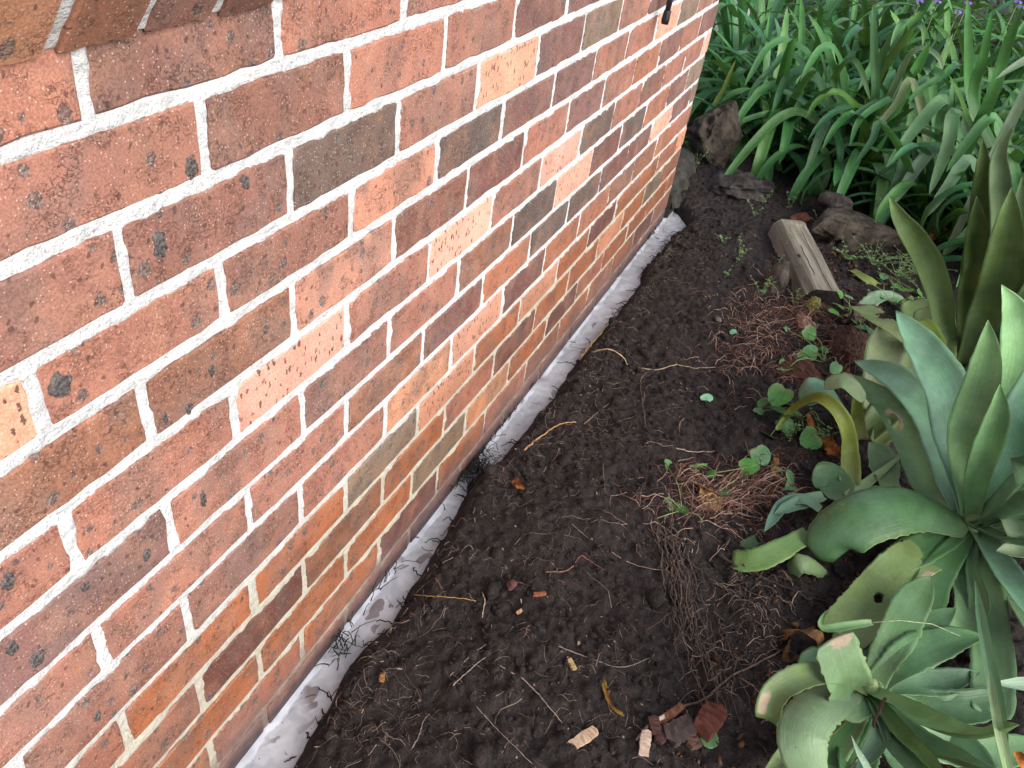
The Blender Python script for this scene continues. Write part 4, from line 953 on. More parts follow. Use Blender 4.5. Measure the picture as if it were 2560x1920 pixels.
# low planting far beyond the bed: nobody could count its leaves
g_ = np.random.default_rng(5); n = 5200
c_ = np.stack([g_.uniform(6.4, 8.6, n), g_.uniform(-4.2, .6, n), np.zeros(n)], -1); c_[:, 2] = .05+.85*np.sqrt(g_.random(n))*(.75+.5*(fbm(c_[:, 0]*1.5, c_[:, 1]*1.5, 3, 2)+.2))
dirv = g_.normal(0, 1, (n, 3)); dirv /= np.linalg.norm(dirv, axis=1)[:, None]; sid = np.cross(dirv, g_.normal(0, 1, (n, 3))); sid /= np.linalg.norm(sid, axis=1)[:, None]
ln_ = g_.uniform(.05, .12, (n, 1)); q_ = np.stack([c_, c_+dirv*ln_*.5+sid*ln_*.22, c_+dirv*ln_, c_+dirv*ln_*.5-sid*ln_*.22], 1)
ff = link('far_foliage', np_mesh('far_foliage', q_.reshape(-1, 3), np.arange(4*n).reshape(n, 4)), MSMALL, None, (.05, .13, .04)); ff.data.uv_layers.new(name='UVMap')
tag(ff, 'low leafy planting far beyond the agapanthus bed', 'shrubbery', None, 'stuff')
# purple flowers behind
for i, (px, py) in enumerate([(2300, 4), (2345, 6), (2395, 30), (2420, 8), (2545, 6), (2555, 20)]):
    P = atx(px, py, 4.7+.03*i)
    t_ = thing('purple_flower', P, ['small purple flower leftmost of those above the agapanthus', 'small purple flower second from the left above the agapanthus', 'small purple flower lowest among the agapanthus tips', 'small purple flower just right of the lowest one',
        'small purple flower at the top right corner', 'small purple flower below the corner one'][i], 'flower', 'purple flowers above the agapanthus')
    vs, fs = tube([(0, 0, -.0), (.01, 0, -.2), (.0, .02, -(P[2]-.05))], .003, 5); link('stem', mesh('stem', vs, fs), MSMALL, t_, (.05, .12, .04))
    for k in range(5):
        a = 6.28*k/5; q9 = .7; c_ = [np.array([0, 0, 0.]), q9*np.array([.016*math.cos(a), .016*math.sin(a), .008]), q9*np.array([.03*math.cos(a), .03*math.sin(a), -.002])]
        link('petal', ribbon_mesh(c_, .024, 'piece', (0, 0, 1), cup=.2, nl=6, na=4, thick=0), MPETAL, t_)

# ---------------------------------------------------------------- violets and seedlings
def heart(r, seed=0, cup=.25):
    n = 14; vs = [(0, 0, 0)]; fs = []; uv = []
    for k in (.5, 1.):
        for i in range(n+1):
            a = -math.pi+2*math.pi*i/n
            q = k*(1-.42*math.exp(-((abs(a)-math.pi)/.5)**2)+.16*math.exp(-(a/.5)**2))
            x, y = r*q*math.cos(a), r*q*math.sin(a)*.95
            vs.append((x, y, cup*r*(q*q)*(.3+.7*abs(math.sin(a)))-.15*r*q*q*(a*a < .6)))
    for i in range(n): fs.append((0, 1+i, 2+i))
    for i in range(n): fs.append((1+i, n+2+i, n+3+i, 2+i))
    me = mesh('heart', vs, fs); ul = me.uv_layers.new(name='UVMap')
    dat = [];
    for p in me.polygons:
        for li in p.loop_indices:
            v = me.vertices[me.loops[li].vertex_index].co; dat += [.5+v.y/(2.4*r), min(max(.3+.5*v.x/r, 0), 1)]
    ul.data.foreach_set('uv', dat); return me
HM = [heart(.026, 0, .25), heart(.02, 1, -.2), heart(.03, 2, .1)]
def violet(px, py, leaves, label, seed, h0=.055):
    B = at(px, py, h0); B[2] = max(sh(B[0], B[1]), h0-.02); t_ = thing('violet_plant', B, label, 'violet', 'violet plants'); r_ = random.Random(seed)
    for (lx, ly, h, s) in leaves:
        P = at(lx, ly, h); me = HM[r_.randrange(3)]
        o = link('leaf', me, MSMALL, t_, r_.choice([(.07, .22, .045), (.10, .27, .07), (.12, .28, .12), (.05, .17, .035)]))
        o.location = V(P)-V(B); o.scale = (s, s, s); o.rotation_euler = (r_.gauss(0, .35), r_.gauss(.1, .35), r_.uniform(0, 6.28))
        m = (P+B)/2+np.array([r_.uniform(-.02, .02), r_.uniform(-.02, .02), .02])
        C = catmull([B-B, m-B, P-B+np.array([0, 0, -.002])], 8)
        vs, fs = tube([V(c) for c in C], .0013, 5); link('stem', mesh('stem', vs, fs), MSMALL, t_, (.2, .3, .12))
violet(1990, 1075, [(1952, 986, .15, 1.35), (1917, 1005, .12, 1.0), (1897, 1026, .09, .8), (1945, 1028, .12, 1.1), (1990, 1040, .12, 1.2), (2010, 1070, .10, 1.1), (1960, 1060, .10, 1.), (2050, 1050, .12, 1.), (2030, 1095, .10, 1.1), (1925, 1090, .08, .9), (1988, 1095, .08, 1.)], 'violet plant with the biggest heart shaped leaves beside the bent agave stalk', 1)
violet(2050, 925, [(2020, 832, .11, 1.), (2017, 893, .09, 1.), (2030, 878, .10, .8), (1967, 822, .09, .6), (1964, 910, .08, .8), (1970, 920, .085, .7), (2092, 918, .12, 1.), (2062, 875, .10, .5)], 'violet plant with curled leaves on long pale stems over the brown stump', 2)
violet(2110, 820, [(2097, 733, .17, .7), (2122, 739, .16, .85), (2098, 762, .13, 1.2), (2088, 785, .11, .9), (2140, 805, .10, 1.), (2155, 822, .10, 1.), (2175, 830, .09, .9)], 'violet plant standing in front of the dark sawn timber end', 3)
violet(1885, 1180, [(1790, 1230, .075, 1.5), (1778, 1182, .085, .9), (1868, 1170, .10, 1.), (1900, 1135, .10, .9), (1980, 1205, .085, 1.6), (1975, 1212, .08, 1.2)], 'violet plant sprawling across the red root mat with a fan shaped leaf', 4)
violet(1700, 1290, [(1652, 1268, .075, .9), (1697, 1280, .075, .9), (1625, 1300, .07, .6), (1755, 1325, .07, .5), (1670, 1165, .07, .6)], 'violet plant with small dull leaves beside the dark root bundle', 5)
violet(2180, 700, [(2265, 725, .12, .9), (2210, 690, .1, .6), (2300, 735, .1, .7), (2240, 715, .1, .7), (2200, 745, .1, .6)], 'violet plant with scattered leaves right of the timber offcut', 6)
def seedling(px, py, n, label, seed, hh=.06, spread=.05, col=(.14, .30, .10)):
    B = at(px, py, .075); B[2] = sh(B[0], B[1]); r_ = random.Random(seed); t_ = thing('weed_seedling', B, label, 'seedling', 'weed seedlings')
    vs, fs, uvn = [], [], 0
    sv, sf = [], []
    for s in range(max(2, n//7)):
        a = r_.uniform(0, 6.28); e = np.array([math.cos(a)*spread*r_.uniform(.3, 1), math.sin(a)*spread*r_.uniform(.3, 1), hh*r_.uniform(.5, 1.2)])
        C = catmull([np.zeros(3), e*.5+np.array([0, 0, .01]), e], 6)
        v_, f_ = tube([V(c) for c in C], .0009, 4); o_ = len(sv); sv += v_; sf += [tuple(o_+k for k in f) for f in f_]
        for k in range(7):
            c = C[min(5, 1+k*5//7)]; b = a+(1.3 if k % 2 else -1.3)+r_.gauss(0, .3); l = r_.uniform(.007, .013)
            d = np.array([math.cos(b), math.sin(b), r_.uniform(-.1, .5)]); q = np.array([-math.sin(b), math.cos(b), r_.uniform(-.3, .3)])
            i0 = len(vs); vs += [c, c+d*l*.5+q*l*.38, c+d*l, c+d*l*.5-q*l*.38]; fs.append((i0, i0+1, i0+2, i0+3))
    f = link('foliage', mesh('fol', vs, fs), MSMALL, t_, col); f.data.uv_layers.new(name='UVMap')
    link('stems', mesh('st', sv, sf), MSMALL, t_, (.16, .2, .1))
for i, a in enumerate([(1885, 540, 26, 'ferny seedling on the bare soil left of the timber top', .05, .07), (1905, 512, 20, 'leafy seedling just above the ferny one', .07, .05), (1738, 425, 22, 'pale seedling at the concrete kerb', .08, .06), (1930, 690, 34, 'pale feathery seedling around the small round topped stone', .08, .08),
                       (1962, 640, 20, 'bright green vetch climbing the face of the timber', .14, .05), (1840, 655, 14, 'tiny seedling with four leaflets on bare soil left of the timber', .05, .05), (1815, 690, 12, 'tiny round leaved seedling below the four leaflet one', .05, .04), (2065, 505, 28, 'bright seedling at the left end of the large brown rock', .09, .07),
                       (1975, 520, 18, 'seedling beside the rusty broken tile', .08, .05), (2045, 575, 22, 'round leaved seedling between timber and large rock', .07, .06), (2180, 660, 130, 'low weed patch on the soil behind the timber', .05, .16), (2240, 700, 130, 'low weed patch under the upright agave leaf', .06, .15), (1990, 690, 14, 'small sprig against the timber side', .07, .04), (1985, 765, 22, 'pale sprig growing out of the broken stump top', .09, .04),
                       (1810, 605, 14, 'pale sprig on the soil near the trench end', .04, .05), (2290, 690, 110, 'low weed patch right of the large brown rock', .06, .14), (2050, 1100, 40, 'mixed weeds under the bent agave stalk', .07, .1), (2120, 650, 70, 'low weeds along the right side of the timber', .06, .10), (2230, 770, 90, 'low weed patch where the uppermost torn leaf lies', .06, .13),
                       (1900, 740, 40, 'thin weeds at the top of the upper root mat', .06, .07), (1960, 1090, 50, 'weeds around the foot of the big leaved violet', .06, .08), (1850, 620, 16, 'small sprig on the dark soil midway to the timber', .05, .05)]):
    seedling(a[0], a[1], a[2], a[3], 100+i, a[4], a[5])

# ---------------------------------------------------------------- roots
def bez_tube(pts, r0, r1, n=5, nl=14, jit=.0, seed=0):
    C = catmull(pts, nl); r_ = np.random.default_rng(seed)
    C[1:-1] += r_.normal(0, jit, (nl-2, 3)); rad = np.interp(np.linspace(0, 1, nl), [0, .5, 1], [r0, (r0+r1)/2, r1])
    return tube([V(c) for c in C], list(rad*r_.uniform(.85, 1.15, nl)), n)
def on_soil(px, py, lift=.004):
    P = at(px, py, .07)
    for _ in range(3): P = at(px, py, sh(P[0], P[1])+lift)
    return P
NAMED = [
 ([(1245, 1662), (1310, 1700), (1375, 1770), (1415, 1820)], 3.4, (.33, .27, .23), 'long pale grey root running down to the largest wood chip'),
 ([(1395, 1615), (1460, 1640), (1550, 1668), (1625, 1645)], 3.0, (.24, .20, .18), 'long grey root lying across the soil above the wood chips'),
 ([(1364, 1430), (1420, 1425), (1452, 1390), (1468, 1398), (1510, 1425)], 2.4, (.36, .17, .13), 'forked reddish root on the bare soil'),
 ([(1528, 1380), (1570, 1405), (1620, 1420), (1660, 1425)], 2.2, (.36, .28, .22), 'thin tan root reaching the dark root bundle'),
 ([(1035, 1487), (1070, 1490), (1110, 1492), (1160, 1497), (1190, 1502)], 3.0, (.50, .30, .12), 'orange tan root stub near the trench edge'),
 ([(1205, 1480), (1212, 1500), (1208, 1530), (1206, 1555)], 3.4, (.50, .40, .27), 'upright cream root piece near the trench'),
 ([(1450, 900), (1475, 865), (1500, 835), (1515, 815)], 6.0, (.48, .32, .15), 'bundle-like tan root curving along the trench bank'),
 ([(1480, 880), (1520, 872), (1555, 890), (1570, 912)], 4.0, (.52, .40, .26), 'arched cream root springing from the trench bank'),
 ([(1595, 918), (1640, 925), (1690, 912), (1740, 920), (1790, 918)], 3.2, (.42, .32, .22), 'wavy tan root across the middle of the soil'),
 ([(1310, 1125), (1360, 1085), (1400, 1060), (1440, 1055)], 5.0, (.45, .27, .14), 'orange brown root climbing out of the trench bank'),
 ([(1600, 960), (1612, 1050), (1620, 1140), (1612, 1220)], 3.0, (.16, .11, .09), 'dark straight root running down the middle of the soil'),
 ([(1430, 1310), (1470, 1345), (1480, 1350)], 2.2, (.20, .15, .12), 'short dark twig on the soil'),
 ([(1125, 1690), (1170, 1645), (1215, 1610)], 2.4, (.30, .25, .22), 'straight grey rootlet pointing at the trench'),
 ([(1130, 1715), (1180, 1670), (1216, 1640)], 3.0, (.34, .28, .25), 'pair of grey rootlets crossing above the long pale root'),
 ([(1030, 1870), (1045, 1845), (1060, 1800), (1075, 1785)], 3.0, (.26, .21, .18), 'short grey root at the bottom edge near the trench'),
 ([(1190, 1765), (1230, 1810), (1290, 1870), (1345, 1925)], 3.0, (.24, .19, .17), 'long grey root sloping to the bottom edge'),
 ([(1590, 1850), (1640, 1800), (1700, 1768), (1760, 1748), (1830, 1690), (1900, 1655), (1960, 1622)], 7.0, (.15, .11, .09), 'long dark knobbly root crossing under the second agave'),
 ([(1795, 1385), (1850, 1420), (1920, 1450), (1990, 1480), (2035, 1508)], 9.0, (.05, .037, .032), 'dark forked twig pointing into the shadow under the agave'),
 ([(2020, 1495), (2060, 1502), (2115, 1518)], 5.0, (.05, .037, .032), 'thin dark twig tip in the shadow under the agave'),
 ([(2215, 1745), (2195, 1780), (2180, 1820), (2160, 1870), (2120, 1930)], 8.0, (.11, .06, .05), 'brown dead stick leaning among the lower agave leaves'),
 ([(1955, 1810), (1965, 1840), (1962, 1880), (1960, 1925)], 6.0, (.26, .2, .17), 'grey brown dead stalk at the bottom beside the lower agave'),
 ([(1460, 1060), (1520, 1010), (1560, 985)], 2.4, (.26, .18, .13), 'thin brown root between trench and middle soil'),
 ([(1690, 1120), (1735, 1130), (1790, 1128)], 3., (.40, .30, .24), 'short pale root lying above the red root mat'),
]
for i, (pp, wpx, c, lab) in enumerate(NAMED):
    lift = .05 if 'agave leaves' in lab else (.03 if 'stalk at' in lab else .004)
    if 'leaning' in lab: P = [at(x, y, .26-.03*k) for k, (x, y) in enumerate(pp)]
    elif 'dead stalk' in lab: P = [at(x, y, .20-.03*k) for k, (x, y) in enumerate(pp)]
    elif 'arched' in lab: P = [on_soil(x, y, [.005, .03, .03, .004][k]) for k, (x, y) in enumerate(pp)]
    else: P = [on_soil(x, y, .0035) for (x, y) in pp]
    r_ = wpx*depth(P[1])/FPX*.55; base = np.array(P[0])
    vs, fs = bez_tube([np.array(q)-base for q in P], r_, r_*.5, 6, 26, r_*.35, i)
    isst = 'twig' in lab or 'stick' in lab or 'stalk' in lab
    o = link('twig' if isst else 'root', mesh('root', vs, fs), MROOT, None, c); o.location = V(base); tag(o, lab, 'twig' if isst else 'root'); THINGS.append(o)

def scatter_roots(name, regions, label, cat, colors, seed, nside=4, nl=7):
    r_ = random.Random(seed); VS = [[] for _ in colors]; FS = [[] for _ in colors]
    for (pts, n, l0, l1, rad0, rad1, dirm, dirs, lift) in regions:
        for _ in range(n):
            k = r_.randrange(len(pts)); px, py, sx_, sy_ = pts[k]
            P = at(r_.gauss(px, sx_), r_.gauss(py, sy_), .07)
            a = (r_.gauss(dirm, dirs) if dirm is not None else r_.uniform(0, 6.28)); L = r_.uniform(l0, l1); q = []
            x, y = P[0], P[1]; curl = r_.gauss(0, 5)
            for i in range(nl):
                q.append((x, y)); x += math.cos(a)*L/nl; y += math.sin(a)*L/nl; a += r_.gauss(0, .28)+curl*L/nl
            q = np.array(q)
            if np.any(q[:, 1] > .0) : continue
            if name == 'fine_roots' and np.any(q[:, 1] > np.interp(q[:, 0], LIPX, LIPY)-.018): continue
            z = soil_h(q[:, 0], q[:, 1])+r_.uniform(-.004, .003)+lift*r_.random()*np.sin(np.linspace(0, 3.14, nl))+lift*.4*r_.random()
            lipc = np.interp(q[:, 0], LIPX, LIPY); z = np.where(q[:, 1] > lipc-.01, np.maximum(z, .012+.03*r_.random()), z)
            rr = r_.uniform(rad0, rad1); ci = r_.randrange(len(colors))
            v_, f_ = tube([Vector((q[i, 0], q[i, 1], z[i])) for i in range(nl)], [rr*(1-.6*i/nl) for i in range(nl)], nside, False)
            o_ = len(VS[ci]); VS[ci] += v_; FS[ci] += [tuple(o_+m for m in f) for f in f_]
    out = []
    for ci, c in enumerate(colors):
        if VS[ci]:
            o = link(name, mesh(name, VS[ci], FS[ci]), MROOT, None, c); tag(o, label[ci], cat, None, 'stuff'); out.append(o)
    return out
bed_pts = [(1250, 1500, 180, 160), (1400, 1200, 150, 170), (1550, 950, 120, 150), (1650, 700, 90, 100), (1300, 1750, 220, 120), (1600, 1550, 120, 200), (1750, 560, 60, 60), (1450, 1050, 90, 90), (950, 1800, 90, 90)]
bank = [(1130, 1330, 40, 70), (1250, 1180, 40, 50), (1350, 1060, 40, 50), (1480, 880, 35, 50), (1600, 720, 30, 50), (1660, 620, 25, 30), (960, 1590, 40, 40), (860, 1700, 40, 40), (1030, 1470, 40, 50)]
scatter_roots('fine_roots', [(bed_pts, 1900, .008, .05, .0002, .0006, None, 0, .005), (bed_pts, 200, .03, .14, .0003, .0009, None, 0, .004), (bank, 520, .012, .05, .0003, .0009, None, 0, .014), ([(1850, 1480, 45, 60), (1890, 1400, 40, 40), (1900, 1600, 40, 60), (1800, 1640, 50, 60)], 380, .012, .06, .0004, .0014, None, 0, .012), ([(1650, 640, 120, 80), (1550, 850, 130, 100)], 420, .02, .08, .0003, .0009, None, 0, .005)],
              ['fine pale tan rootlets scattered over the dug soil', 'fine brown rootlets scattered over the dug soil', 'fine dark rootlets scattered over the dug soil'], 'rootlets', [(.30, .235, .195), (.14, .10, .085), (.05, .034, .03)], 3)
scatter_roots('bank_roots', [(bank, 45, .015, .05, .0012, .0019, 2.4, .7, .022)], ['short black rootlets poking out of the bank over the white liquid', 'short red brown rootlets along the trench bank'], 'rootlets', [(.012, .008, .008), (.10, .045, .03)], 8)
mat1 = [(1890, 770, 45, 30), (1960, 790, 45, 35), (1900, 840, 60, 40), (1850, 890, 50, 40), (1930, 900, 45, 35), (2040, 800, 35, 25)]
mat2 = [(1720, 1210, 45, 30), (1780, 1260, 45, 28), (1850, 1240, 50, 25), (1690, 1260, 35, 30), (1850, 1200, 45, 25)]
scatter_roots('root_mat', [(mat1, 420, .03, .13, .0006, .0015, None, 0, .022), ([(x_, y_, a_*2, b_*2) for x_, y_, a_, b_ in mat1+mat2], 330, .02, .10, .0004, .0011, None, 0, .010), ([(x_, y_, a_*1.3, b_*1.3) for x_, y_, a_, b_ in mat2], 170, .03, .10, .0005, .0013, None, 0, .012), ([(1800, 1255, 42, 20), (1850, 1225, 40, 20)], 130, .08, .18, .0007, .0017, -.75, .2, .018), (mat2, 70, .05, .14, .0006, .0016, -.55, .5, .03)],
              ['pale tan roots on top of the tangled mats near timber and agave', 'tangled pinkish tan roots matted over the soil near timber and agave', 'tangled red brown roots matted over the soil near timber and agave', 'tangled dark brown roots matted over the soil near timber and agave'], 'root mat', [(.42, .31, .25), (.27, .155, .125), (.16, .07, .055), (.075, .042, .036)], 5)
# dark bundle of parallel roots
bp = [(1655, 1330), (1690, 1400), (1715, 1490), (1735, 1580), (1765, 1680), (1800, 1780)]
VS, FS = [], []
for i in range(58):
    fan = rnd.gauss(0, 1); w0 = rnd.gauss(0, 15); t0 = rnd.choice([0, 0, 0, 1, 1, 2, 3]); t1 = rnd.choice([3, 4, 4, 5, 6, 6])
    P = []
    for k, (x, y) in enumerate(bp):
        P.append(on_soil(x+w0*(1-k/5)+fan*(5+9*k*.8)+rnd.gauss(0, 7), y+rnd.gauss(0, 22), rnd.uniform(-.002, .012)))
    P = P[t0:t1]
    if len(P) < 3: continue
    r_ = rnd.choice([.0005, .0006, .0008, .0011, .0014, .0019, .0023])*rnd.uniform(.8, 1.1)
    v_, f_ = bez_tube(P, r_, r_*.35, 5, 20, .0042, i); o_ = len(VS); VS += v_; FS += [tuple(o_+m for m in f) for f in f_]
    for b_ in range(rnd.randrange(0, 3)):                # side rootlets
        q0 = np.array(P[rnd.randrange(1, len(P))]); a_ = rnd.uniform(-2.6, .4); l_ = rnd.uniform(.02, .06)
        q1 = q0+np.array([math.cos(a_)*l_*.5, math.sin(a_)*l_*.5, .006]); q2 = q0+np.array([math.cos(a_+.4)*l_, math.sin(a_+.4)*l_, .0])
        v_, f_ = bez_tube([q0, q1, q2], r_*.5, r_*.2, 4, 8, .0015, i); o_ = len(VS); VS += v_; FS += [tuple(o_+m for m in f) for f in f_]
b0 = np.array(on_soil(1715, 1490)); o = link('root_bundle', mesh('bundle', [np.array(v)-b0 for v in VS], FS), MROOT, None, (.135, .102, .09)); o.location = V(b0)
tag(o, 'bundle of long dark parallel roots lying on the soil left of the agaves', 'roots')

# brown agave stumps with rooty skirts
def stump(px, py, h, size, rot, label, seed, col):
    P = at(px, py, h); t_ = thing('plant_stump', P, label, 'stump'); o = lump('stump_body', size, seed, 4, .5, mat=MSTUMP, parent=t_, color=col, freq=3.); o.rotation_euler = rot
    VS, FS = [], []; r_ = random.Random(seed)
    for i in range(60):
        a = r_.uniform(0, 6.28); l = r_.uniform(.04, .10); d = np.array([math.cos(a), math.sin(a), 0])
        p0 = d*np.array(size)*.8; p0[2] = r_.uniform(-.6, .4)*size[2]; p1 = p0+d*l*.5+np.array([0, 0, -.01]); p2 = p0+d*l+np.array([r_.gauss(0, .01), r_.gauss(0, .01), -.03])
        v_, f_ = bez_tube([p0, p1, p2], .0014, .0007, 4, 7, .002, i); o_ = len(VS); VS += v_; FS += [tuple(o_+m for m in f) for f in f_]
    link('root_skirt', mesh('skirt', VS, FS), MROOT, t_, (.2, .12, .09)); return t_
stump(2130, 870, .09, (.10, .085, .06), (.1, .2, .4), 'brown fibrous agave stump lying in the shade beside the violets', 71, (.75, .65, .62))
stump(2160, 783, .085, (.12, .035, .033), (0, .08, -.5), 'grey brown ringed stalk lying across below the timber end', 72, (1.1, 1.1, 1.15))
stump(2010, 812, .085, (.06, .035, .02), (0, 0, .4), 'pale broken rhizome lying in the upper root mat', 73, (2.6, 2.3, 2.2))
stump(1995, 935, .07, (.08, .06, .035), (0, .1, .8), 'red brown root ball below the upper root mat', 74, (.9, .62, .55))
stump(2030, 765, .10, (.022, .022, .04), (.1, .1, 0), 'pale green cut shoot sprouting in front of the timber end', 75, (2.6, 3.6, 1.6))
stump(1770, 1250, .07, (.05, .035, .018), (0, 0, .3), 'tan flaky root crown in the lower red root mat', 76, (2.0, 1.7, 1.1))

# ---------------------------------------------------------------- chips, bark, dead leaves
def chip(px, py, ln, wd, th, ang, label, col, seed, name='wood_chip', cat='wood chip', lift=.004):
    r_ = random.Random(seed); P = on_soil(px, py, lift); n = 9; vs = []; fs = []
    for i in range(n):
        x = ln*(i/(n-1)-.5); hw = wd/2*(1-.12*abs(2*i/(n-1)-1)**3)*(r_.uniform(.86, 1.12))
        xx = x+(r_.uniform(-.1, .1)*wd if i in (0, n-1) else 0)
        for (s, z) in ((-1, 0), (-.9, th), (-.2, th*r_.uniform(.9, 1.2)), (.4, th*r_.uniform(.85, 1.15)), (.9, th*.9), (1, 0)): vs.append((xx+r_.uniform(-.15, .15)*wd*(i in (0, n-1)), s*hw, z))
    for i in range(n-1):
        for j in range(6):
            k = (j+1) % 6; fs.append((i*6+j, i*6+k, (i+1)*6+k, (i+1)*6+j))
    fs.append(tuple(range(6))); fs.append(tuple((n-1)*6+j for j in range(6))[::-1])
    o = link(name, mesh(name, vs, fs), MCHIP, None, col, smooth=False); o.location = V(P); o.rotation_euler = (r_.gauss(0, .1), r_.gauss(0, .08), ang); tag(o, label, cat); THINGS.append(o); return o
chip(1455, 1848, .058, .021, .004, -.95+math.pi/2-1.1, 'largest pale wood chip at the end of the long grey root', (.52, .38, .28), 1)
chip(1612, 1862, .045, .019, .004, .2, 'upright pale wood chip with dark nicks at the bottom', (.56, .44, .36), 2)
chip(1642, 1800, .03, .008, .003, -.7, 'slim pale splinter above the upright chip', (.66, .56, .48), 3)
chip(1770, 1805, .055, .045, .024, -.25, 'red brown block of bark with split grain', (.13, .045, .034), 4, 'bark_block', 'bark', .006)
chip(1695, 1830, .06, .040, .012, -.6, 'dark grey bark piece left of the red block', (.075, .055, .055), 5, 'bark_block', 'bark')
chip(1675, 1790, .055, .016, .008, -.5, 'orange brown strip of bark above the dark grey piece', (.19, .085, .05), 6, 'bark_block', 'bark')
chip(1635, 1815, .03, .022, .008, .5, 'dull red bark flake beside the pale splinter', (.085, .04, .034), 7, 'bark_block', 'bark')
chip(1725, 1850, .036, .024, .01, .9, 'brown bark flake under the red block', (.12, .07, .055), 12, 'bark_block', 'bark')
chip(1655, 1838, .034, .02, .008, -.2, 'small dark red bark flake below the splinter', (.09, .045, .042), 13, 'bark_block', 'bark')
chip(1348, 1487, .026, .009, .005, -.9, 'orange red brick-coloured chip near the round pebble', (.30, .10, .055), 8)
chip(1428, 1662, .022, .010, .006, .9, 'tan wood fragment on bare soil above the largest chip', (.42, .30, .15), 9)
chip(1447, 1604, .018, .006, .003, .3, 'small pale splinter beside the long grey root', (.5, .38, .24), 10)
chip(1298, 1530, .014, .007, .003, -.4, 'tiny pale flake between the cream root and pebble', (.55, .36, .24), 11)
chip(955, 1697, .014, .010, .004, .4, 'tiny orange flake near the trench at lower left', (.36, .18, .07), 14)
def dead(pts, wpx, label, col, seed, **kw):
    P = [at(*p) for p in pts]; c = np.mean(P, axis=0); t_ = thing('dead_leaf', c, label, 'dead leaf')
    add_leaf(t_, P, wpx, prof='piece', col=col, mat=MDEAD, name='leaf_blade', cup=kw.pop('cup', .35), nl=22, na=8, thick=0, serr=.12, wave=.55, twist=.9, seed=seed, up=.5, **kw)
dead([(2062, 1625, .09), (2030, 1590, .13), (1990, 1580, .115), (1940, 1600, .07)], 34, 'curled tan dead leaf under the cut agave leaf', (.62, .5, .44), 1)
dead([(1995, 1690, .06), (1975, 1640, .08), (1980, 1600, .08)], 50, 'dark brown dead leaf below the curled tan one', (.35, .26, .22), 2)
dead([(1770, 1270, .075), (1760, 1230, .085), (1745, 1215, .08)], 32, 'flaky tan dead leaf in the lower root mat', (1.1, .9, .6), 3)
dead([(1850, 1490, .065), (1862, 1515, .07), (1870, 1540, .065)], 22, 'crumpled grey brown dead leaf on the litter', (.7, .6, .5), 4)
dead([(2060, 1085, .08), (2080, 1120, .09), (2105, 1150, .08)], 32, 'orange brown dead leaf at the foot of the bent stalk', (.9, .5, .22), 5)
dead([(2020, 1035, .09), (2035, 1075, .09), (2070, 1120, .075)], 16, 'thin orange dead leaf among the violets', (1.5, .9, .35), 6)
dead([(1845, 1290, .06), (1880, 1330, .065), (1900, 1400, .06)], 26, 'grey brown litter leaf between root mat and torn leaf', (.5, .4, .36), 7)
dead([(1940, 1130, .08), (1935, 1200, .085), (1918, 1270, .07)], 18, 'long pale brown dead strap lying beside the red roots', (.9, .72, .55), 8)
dead([(2540, 1880, .2), (2560, 1905, .2), (2580, 1920, .18)], 30, 'orange dead leaf at the bottom right corner', (1.5, .8, .3), 9)
dead([(1945, 1500, .06), (1960, 1560, .065), (1985, 1620, .06)], 30, 'dark litter leaf in the hollow under the agave', (.28, .2, .17), 10)
dead([(1285, 1200, .07), (1300, 1212, .075), (1312, 1222, .07)], 20, 'small orange brown leaf flake on the trench bank', (.7, .34, .2), 11)
dead([(1500, 1680, .07), (1530, 1760, .075), (1560, 1790, .07)], 14, 'yellowish withered leaf strip above the pale chips', (1., .85, .4), 12)

# litter crumbs, clods: nobody could count them
import bmesh
bm = bmesh.new(); bmesh.ops.create_icosphere(bm, subdivisions=1, radius=1); bm.verts.ensure_lookup_table()
IV = np.array([v.co[:] for v in bm.verts]); IF = np.array([[v.index for v in f.verts] for f in bm.faces]); bm.free()
def crumbs(name, n, xr, yr, s0, s1, mat, col, label, seed, flat=.8, long=1., sink=.3, dens=None):
    g_ = np.random.default_rng(seed); x = g_.uniform(*xr, n); y = g_.uniform(*yr, n)
    lipc = np.interp(x, LIPX, LIPY); k = y < lipc-.012
    if dens is not None: k &= (fbm(x*dens, y*dens, seed, 2) > -.02)
    x, y = x[k], y[k]; n = len(x); s = s0*(s1/s0)**(g_.random(n)**2.2)
    z = soil_h(x, y)
    R = g_.normal(0, 1, (n, 4)); R /= np.linalg.norm(R, axis=1)[:, None]; w_, a, b, c = R.T
    RM = np.stack([1-2*(b*b+c*c), 2*(a*b-c*w_), 2*(a*c+b*w_), 2*(a*b+c*w_), 1-2*(a*a+c*c), 2*(b*c-a*w_), 2*(a*c-b*w_), 2*(b*c+a*w_), 1-2*(a*a+b*b)], -1).reshape(n, 3, 3)
    sc = np.stack([s*long*g_.uniform(.8, 1.2, n), s*g_.uniform(.7, 1.2, n), s*flat*g_.uniform(.6, 1.1, n)], -1)
    base = IV[None]*(1+.28*g_.normal(0, 1, (n, len(IV), 1)).clip(-1.2, 1.2))*sc[:, None]
    Vv = np.einsum('nij,nkj->nki', RM, base)+np.stack([x, y, z+s*sink], -1)[:, None]
    Ff = (IF[None]+(np.arange(n)*len(IV))[:, None, None]).reshape(-1, 3)
    o = link(name, np_mesh(name, Vv.reshape(-1, 3), Ff), mat, None, col, smooth=False); tag(o, label, 'soil crumbs' if mat is MS else 'litter', None, 'stuff'); return o
crumbs('soil_crumbs', 6500, (-.1, 1.6), (-.95, -.05), .0014, .010, MS, None, 'crumbs and clods of dark soil on the dug bed', 1, sink=.15, dens=6)
crumbs('soil_crumbs', 2600, (1.3, 3.3), (-.95, -.05), .003, .013, MS, None, 'crumbs and clods of dark soil on the far part of the bed', 2, sink=.15, dens=5)
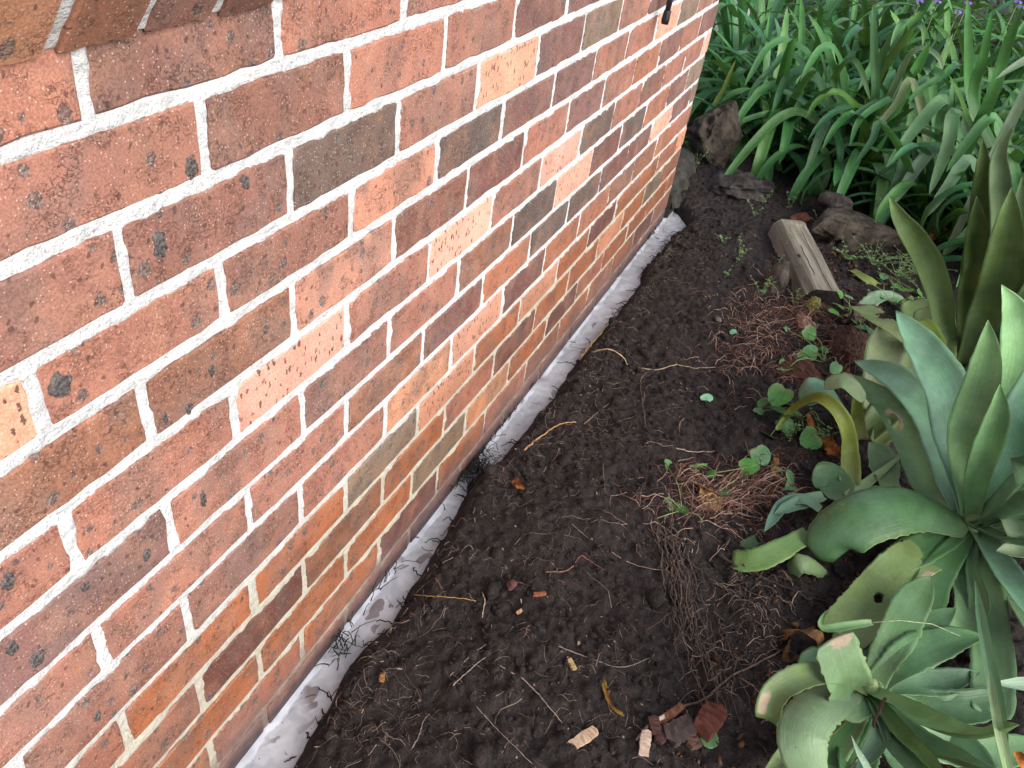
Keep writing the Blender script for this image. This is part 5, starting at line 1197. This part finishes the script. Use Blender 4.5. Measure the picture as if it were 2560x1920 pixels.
crumbs('soil_clods', 150, (-.1, 2.6), (-.85, -.07), .010, .024, MS, None, 'larger clods of dark soil', 4, sink=.0)
crumbs('wood_litter', 900, (-.05, 2.6), (-1.0, -.07), .0005, .0018, MCHIP, (.5, .38, .28), 'tiny pale fibres and splinters scattered on the soil', 5, flat=.5, long=4.2, sink=.8)
crumbs('leaf_litter', 1100, (.3, 1.9), (-1.15, -.65), .002, .009, MDEAD, (.26, .2, .18), 'brown leaf crumbs under the agaves', 6, flat=.3, long=1.8, sink=.8)
crumbs('leaf_litter', 700, (1.6, 2.9), (-1.0, -.5), .002, .008, MDEAD, (.34, .25, .2), 'brown leaf crumbs between timber and agaves', 9, flat=.3, long=2.2, sink=.8)
crumbs('soil_grit', 500, (-.1, 2.4), (-1.0, -.08), .0015, .0042, MROCK, (2.2, 2.0, 1.9), 'pale grit in the soil', 10, sink=.2)
crumbs('floating_bits', 1, (0, .1), (-.5, -.4), .001, .002, MS, None, 'dark grains', 7)
bpy.data.objects.remove(bpy.data.objects['floating_bits'])
# dark root debris heaped across the trench
def debris(px, py, spread, n, label, seed):
    P = at(px, py, .01); VS, FS = [], []; r_ = random.Random(seed)
    for i in range(n):
        a = r_.gauss(.9, .9); l = r_.uniform(.02, .05); p0 = np.array([r_.gauss(0, spread[0]), r_.gauss(0, spread[1]), r_.uniform(-.004, .016)]); d = np.array([math.cos(a), math.sin(a), r_.gauss(0, .2)])*l
        p0[1] = min(p0[1], -P[1]-.006); e = p0+d; e[1] = min(e[1], -P[1]-.004); m = (p0+e)/2+np.array([r_.gauss(0, .004), 0, .006])
        v_, f_ = bez_tube([p0, m, e], .0011, .0006, 4, 6, .001, i); o_ = len(VS); VS += v_; FS += [tuple(o_+q for q in f) for f in f_]
    o = link('root_debris', mesh('debris', VS, FS), MROOT, None, (.016, .013, .014)); o.location = V(P); tag(o, label, 'debris', None, 'stuff')
debris(1190, 1180, (.040, .020), 170, 'wet black root debris blocking the trench halfway along', 1)
debris(865, 1625, (.014, .010), 26, 'black root debris floating in the near part of the trench', 2)
debris(1255, 1060, (.09, .005), 26, 'black root debris stuck along the wall at the liquid edge', 3)
debris(940, 1490, (.08, .004), 20, 'thin black debris line where wall meets liquid', 4)
debris(1625, 590, (.12, .008), 22, 'dark rootlets hanging over the far end of the trench', 5)
# dark rootlets reaching over the liquid, each from the bank
VS, FS = [], []
for i in range(44):
    x = rnd.uniform(.1, 2.6); ly = np.interp(x, LIPX, LIPY)
    p0 = np.array([x, ly-.012, sh(x, ly-.012)]); d = np.array([rnd.gauss(0, .016), rnd.uniform(.008, .036), rnd.uniform(-.022, .004)])
    e = p0+d; e[1] = min(e[1], -.004); e[2] = max(e[2], .003)
    v_, f_ = bez_tube([p0, (p0+e)/2+np.array([rnd.gauss(0, .004), 0, .004]), e], .0017, .0008, 5, 8, .0018, i); o_ = len(VS); VS += v_; FS += [tuple(o_+q for q in f) for f in f_]
o = link('overhanging_rootlets', mesh('oh', VS, FS), MROOT, None, (.012, .009, .009)); tag(o, 'thin black rootlets reaching from the soil bank over the white liquid', 'rootlets', None, 'stuff')
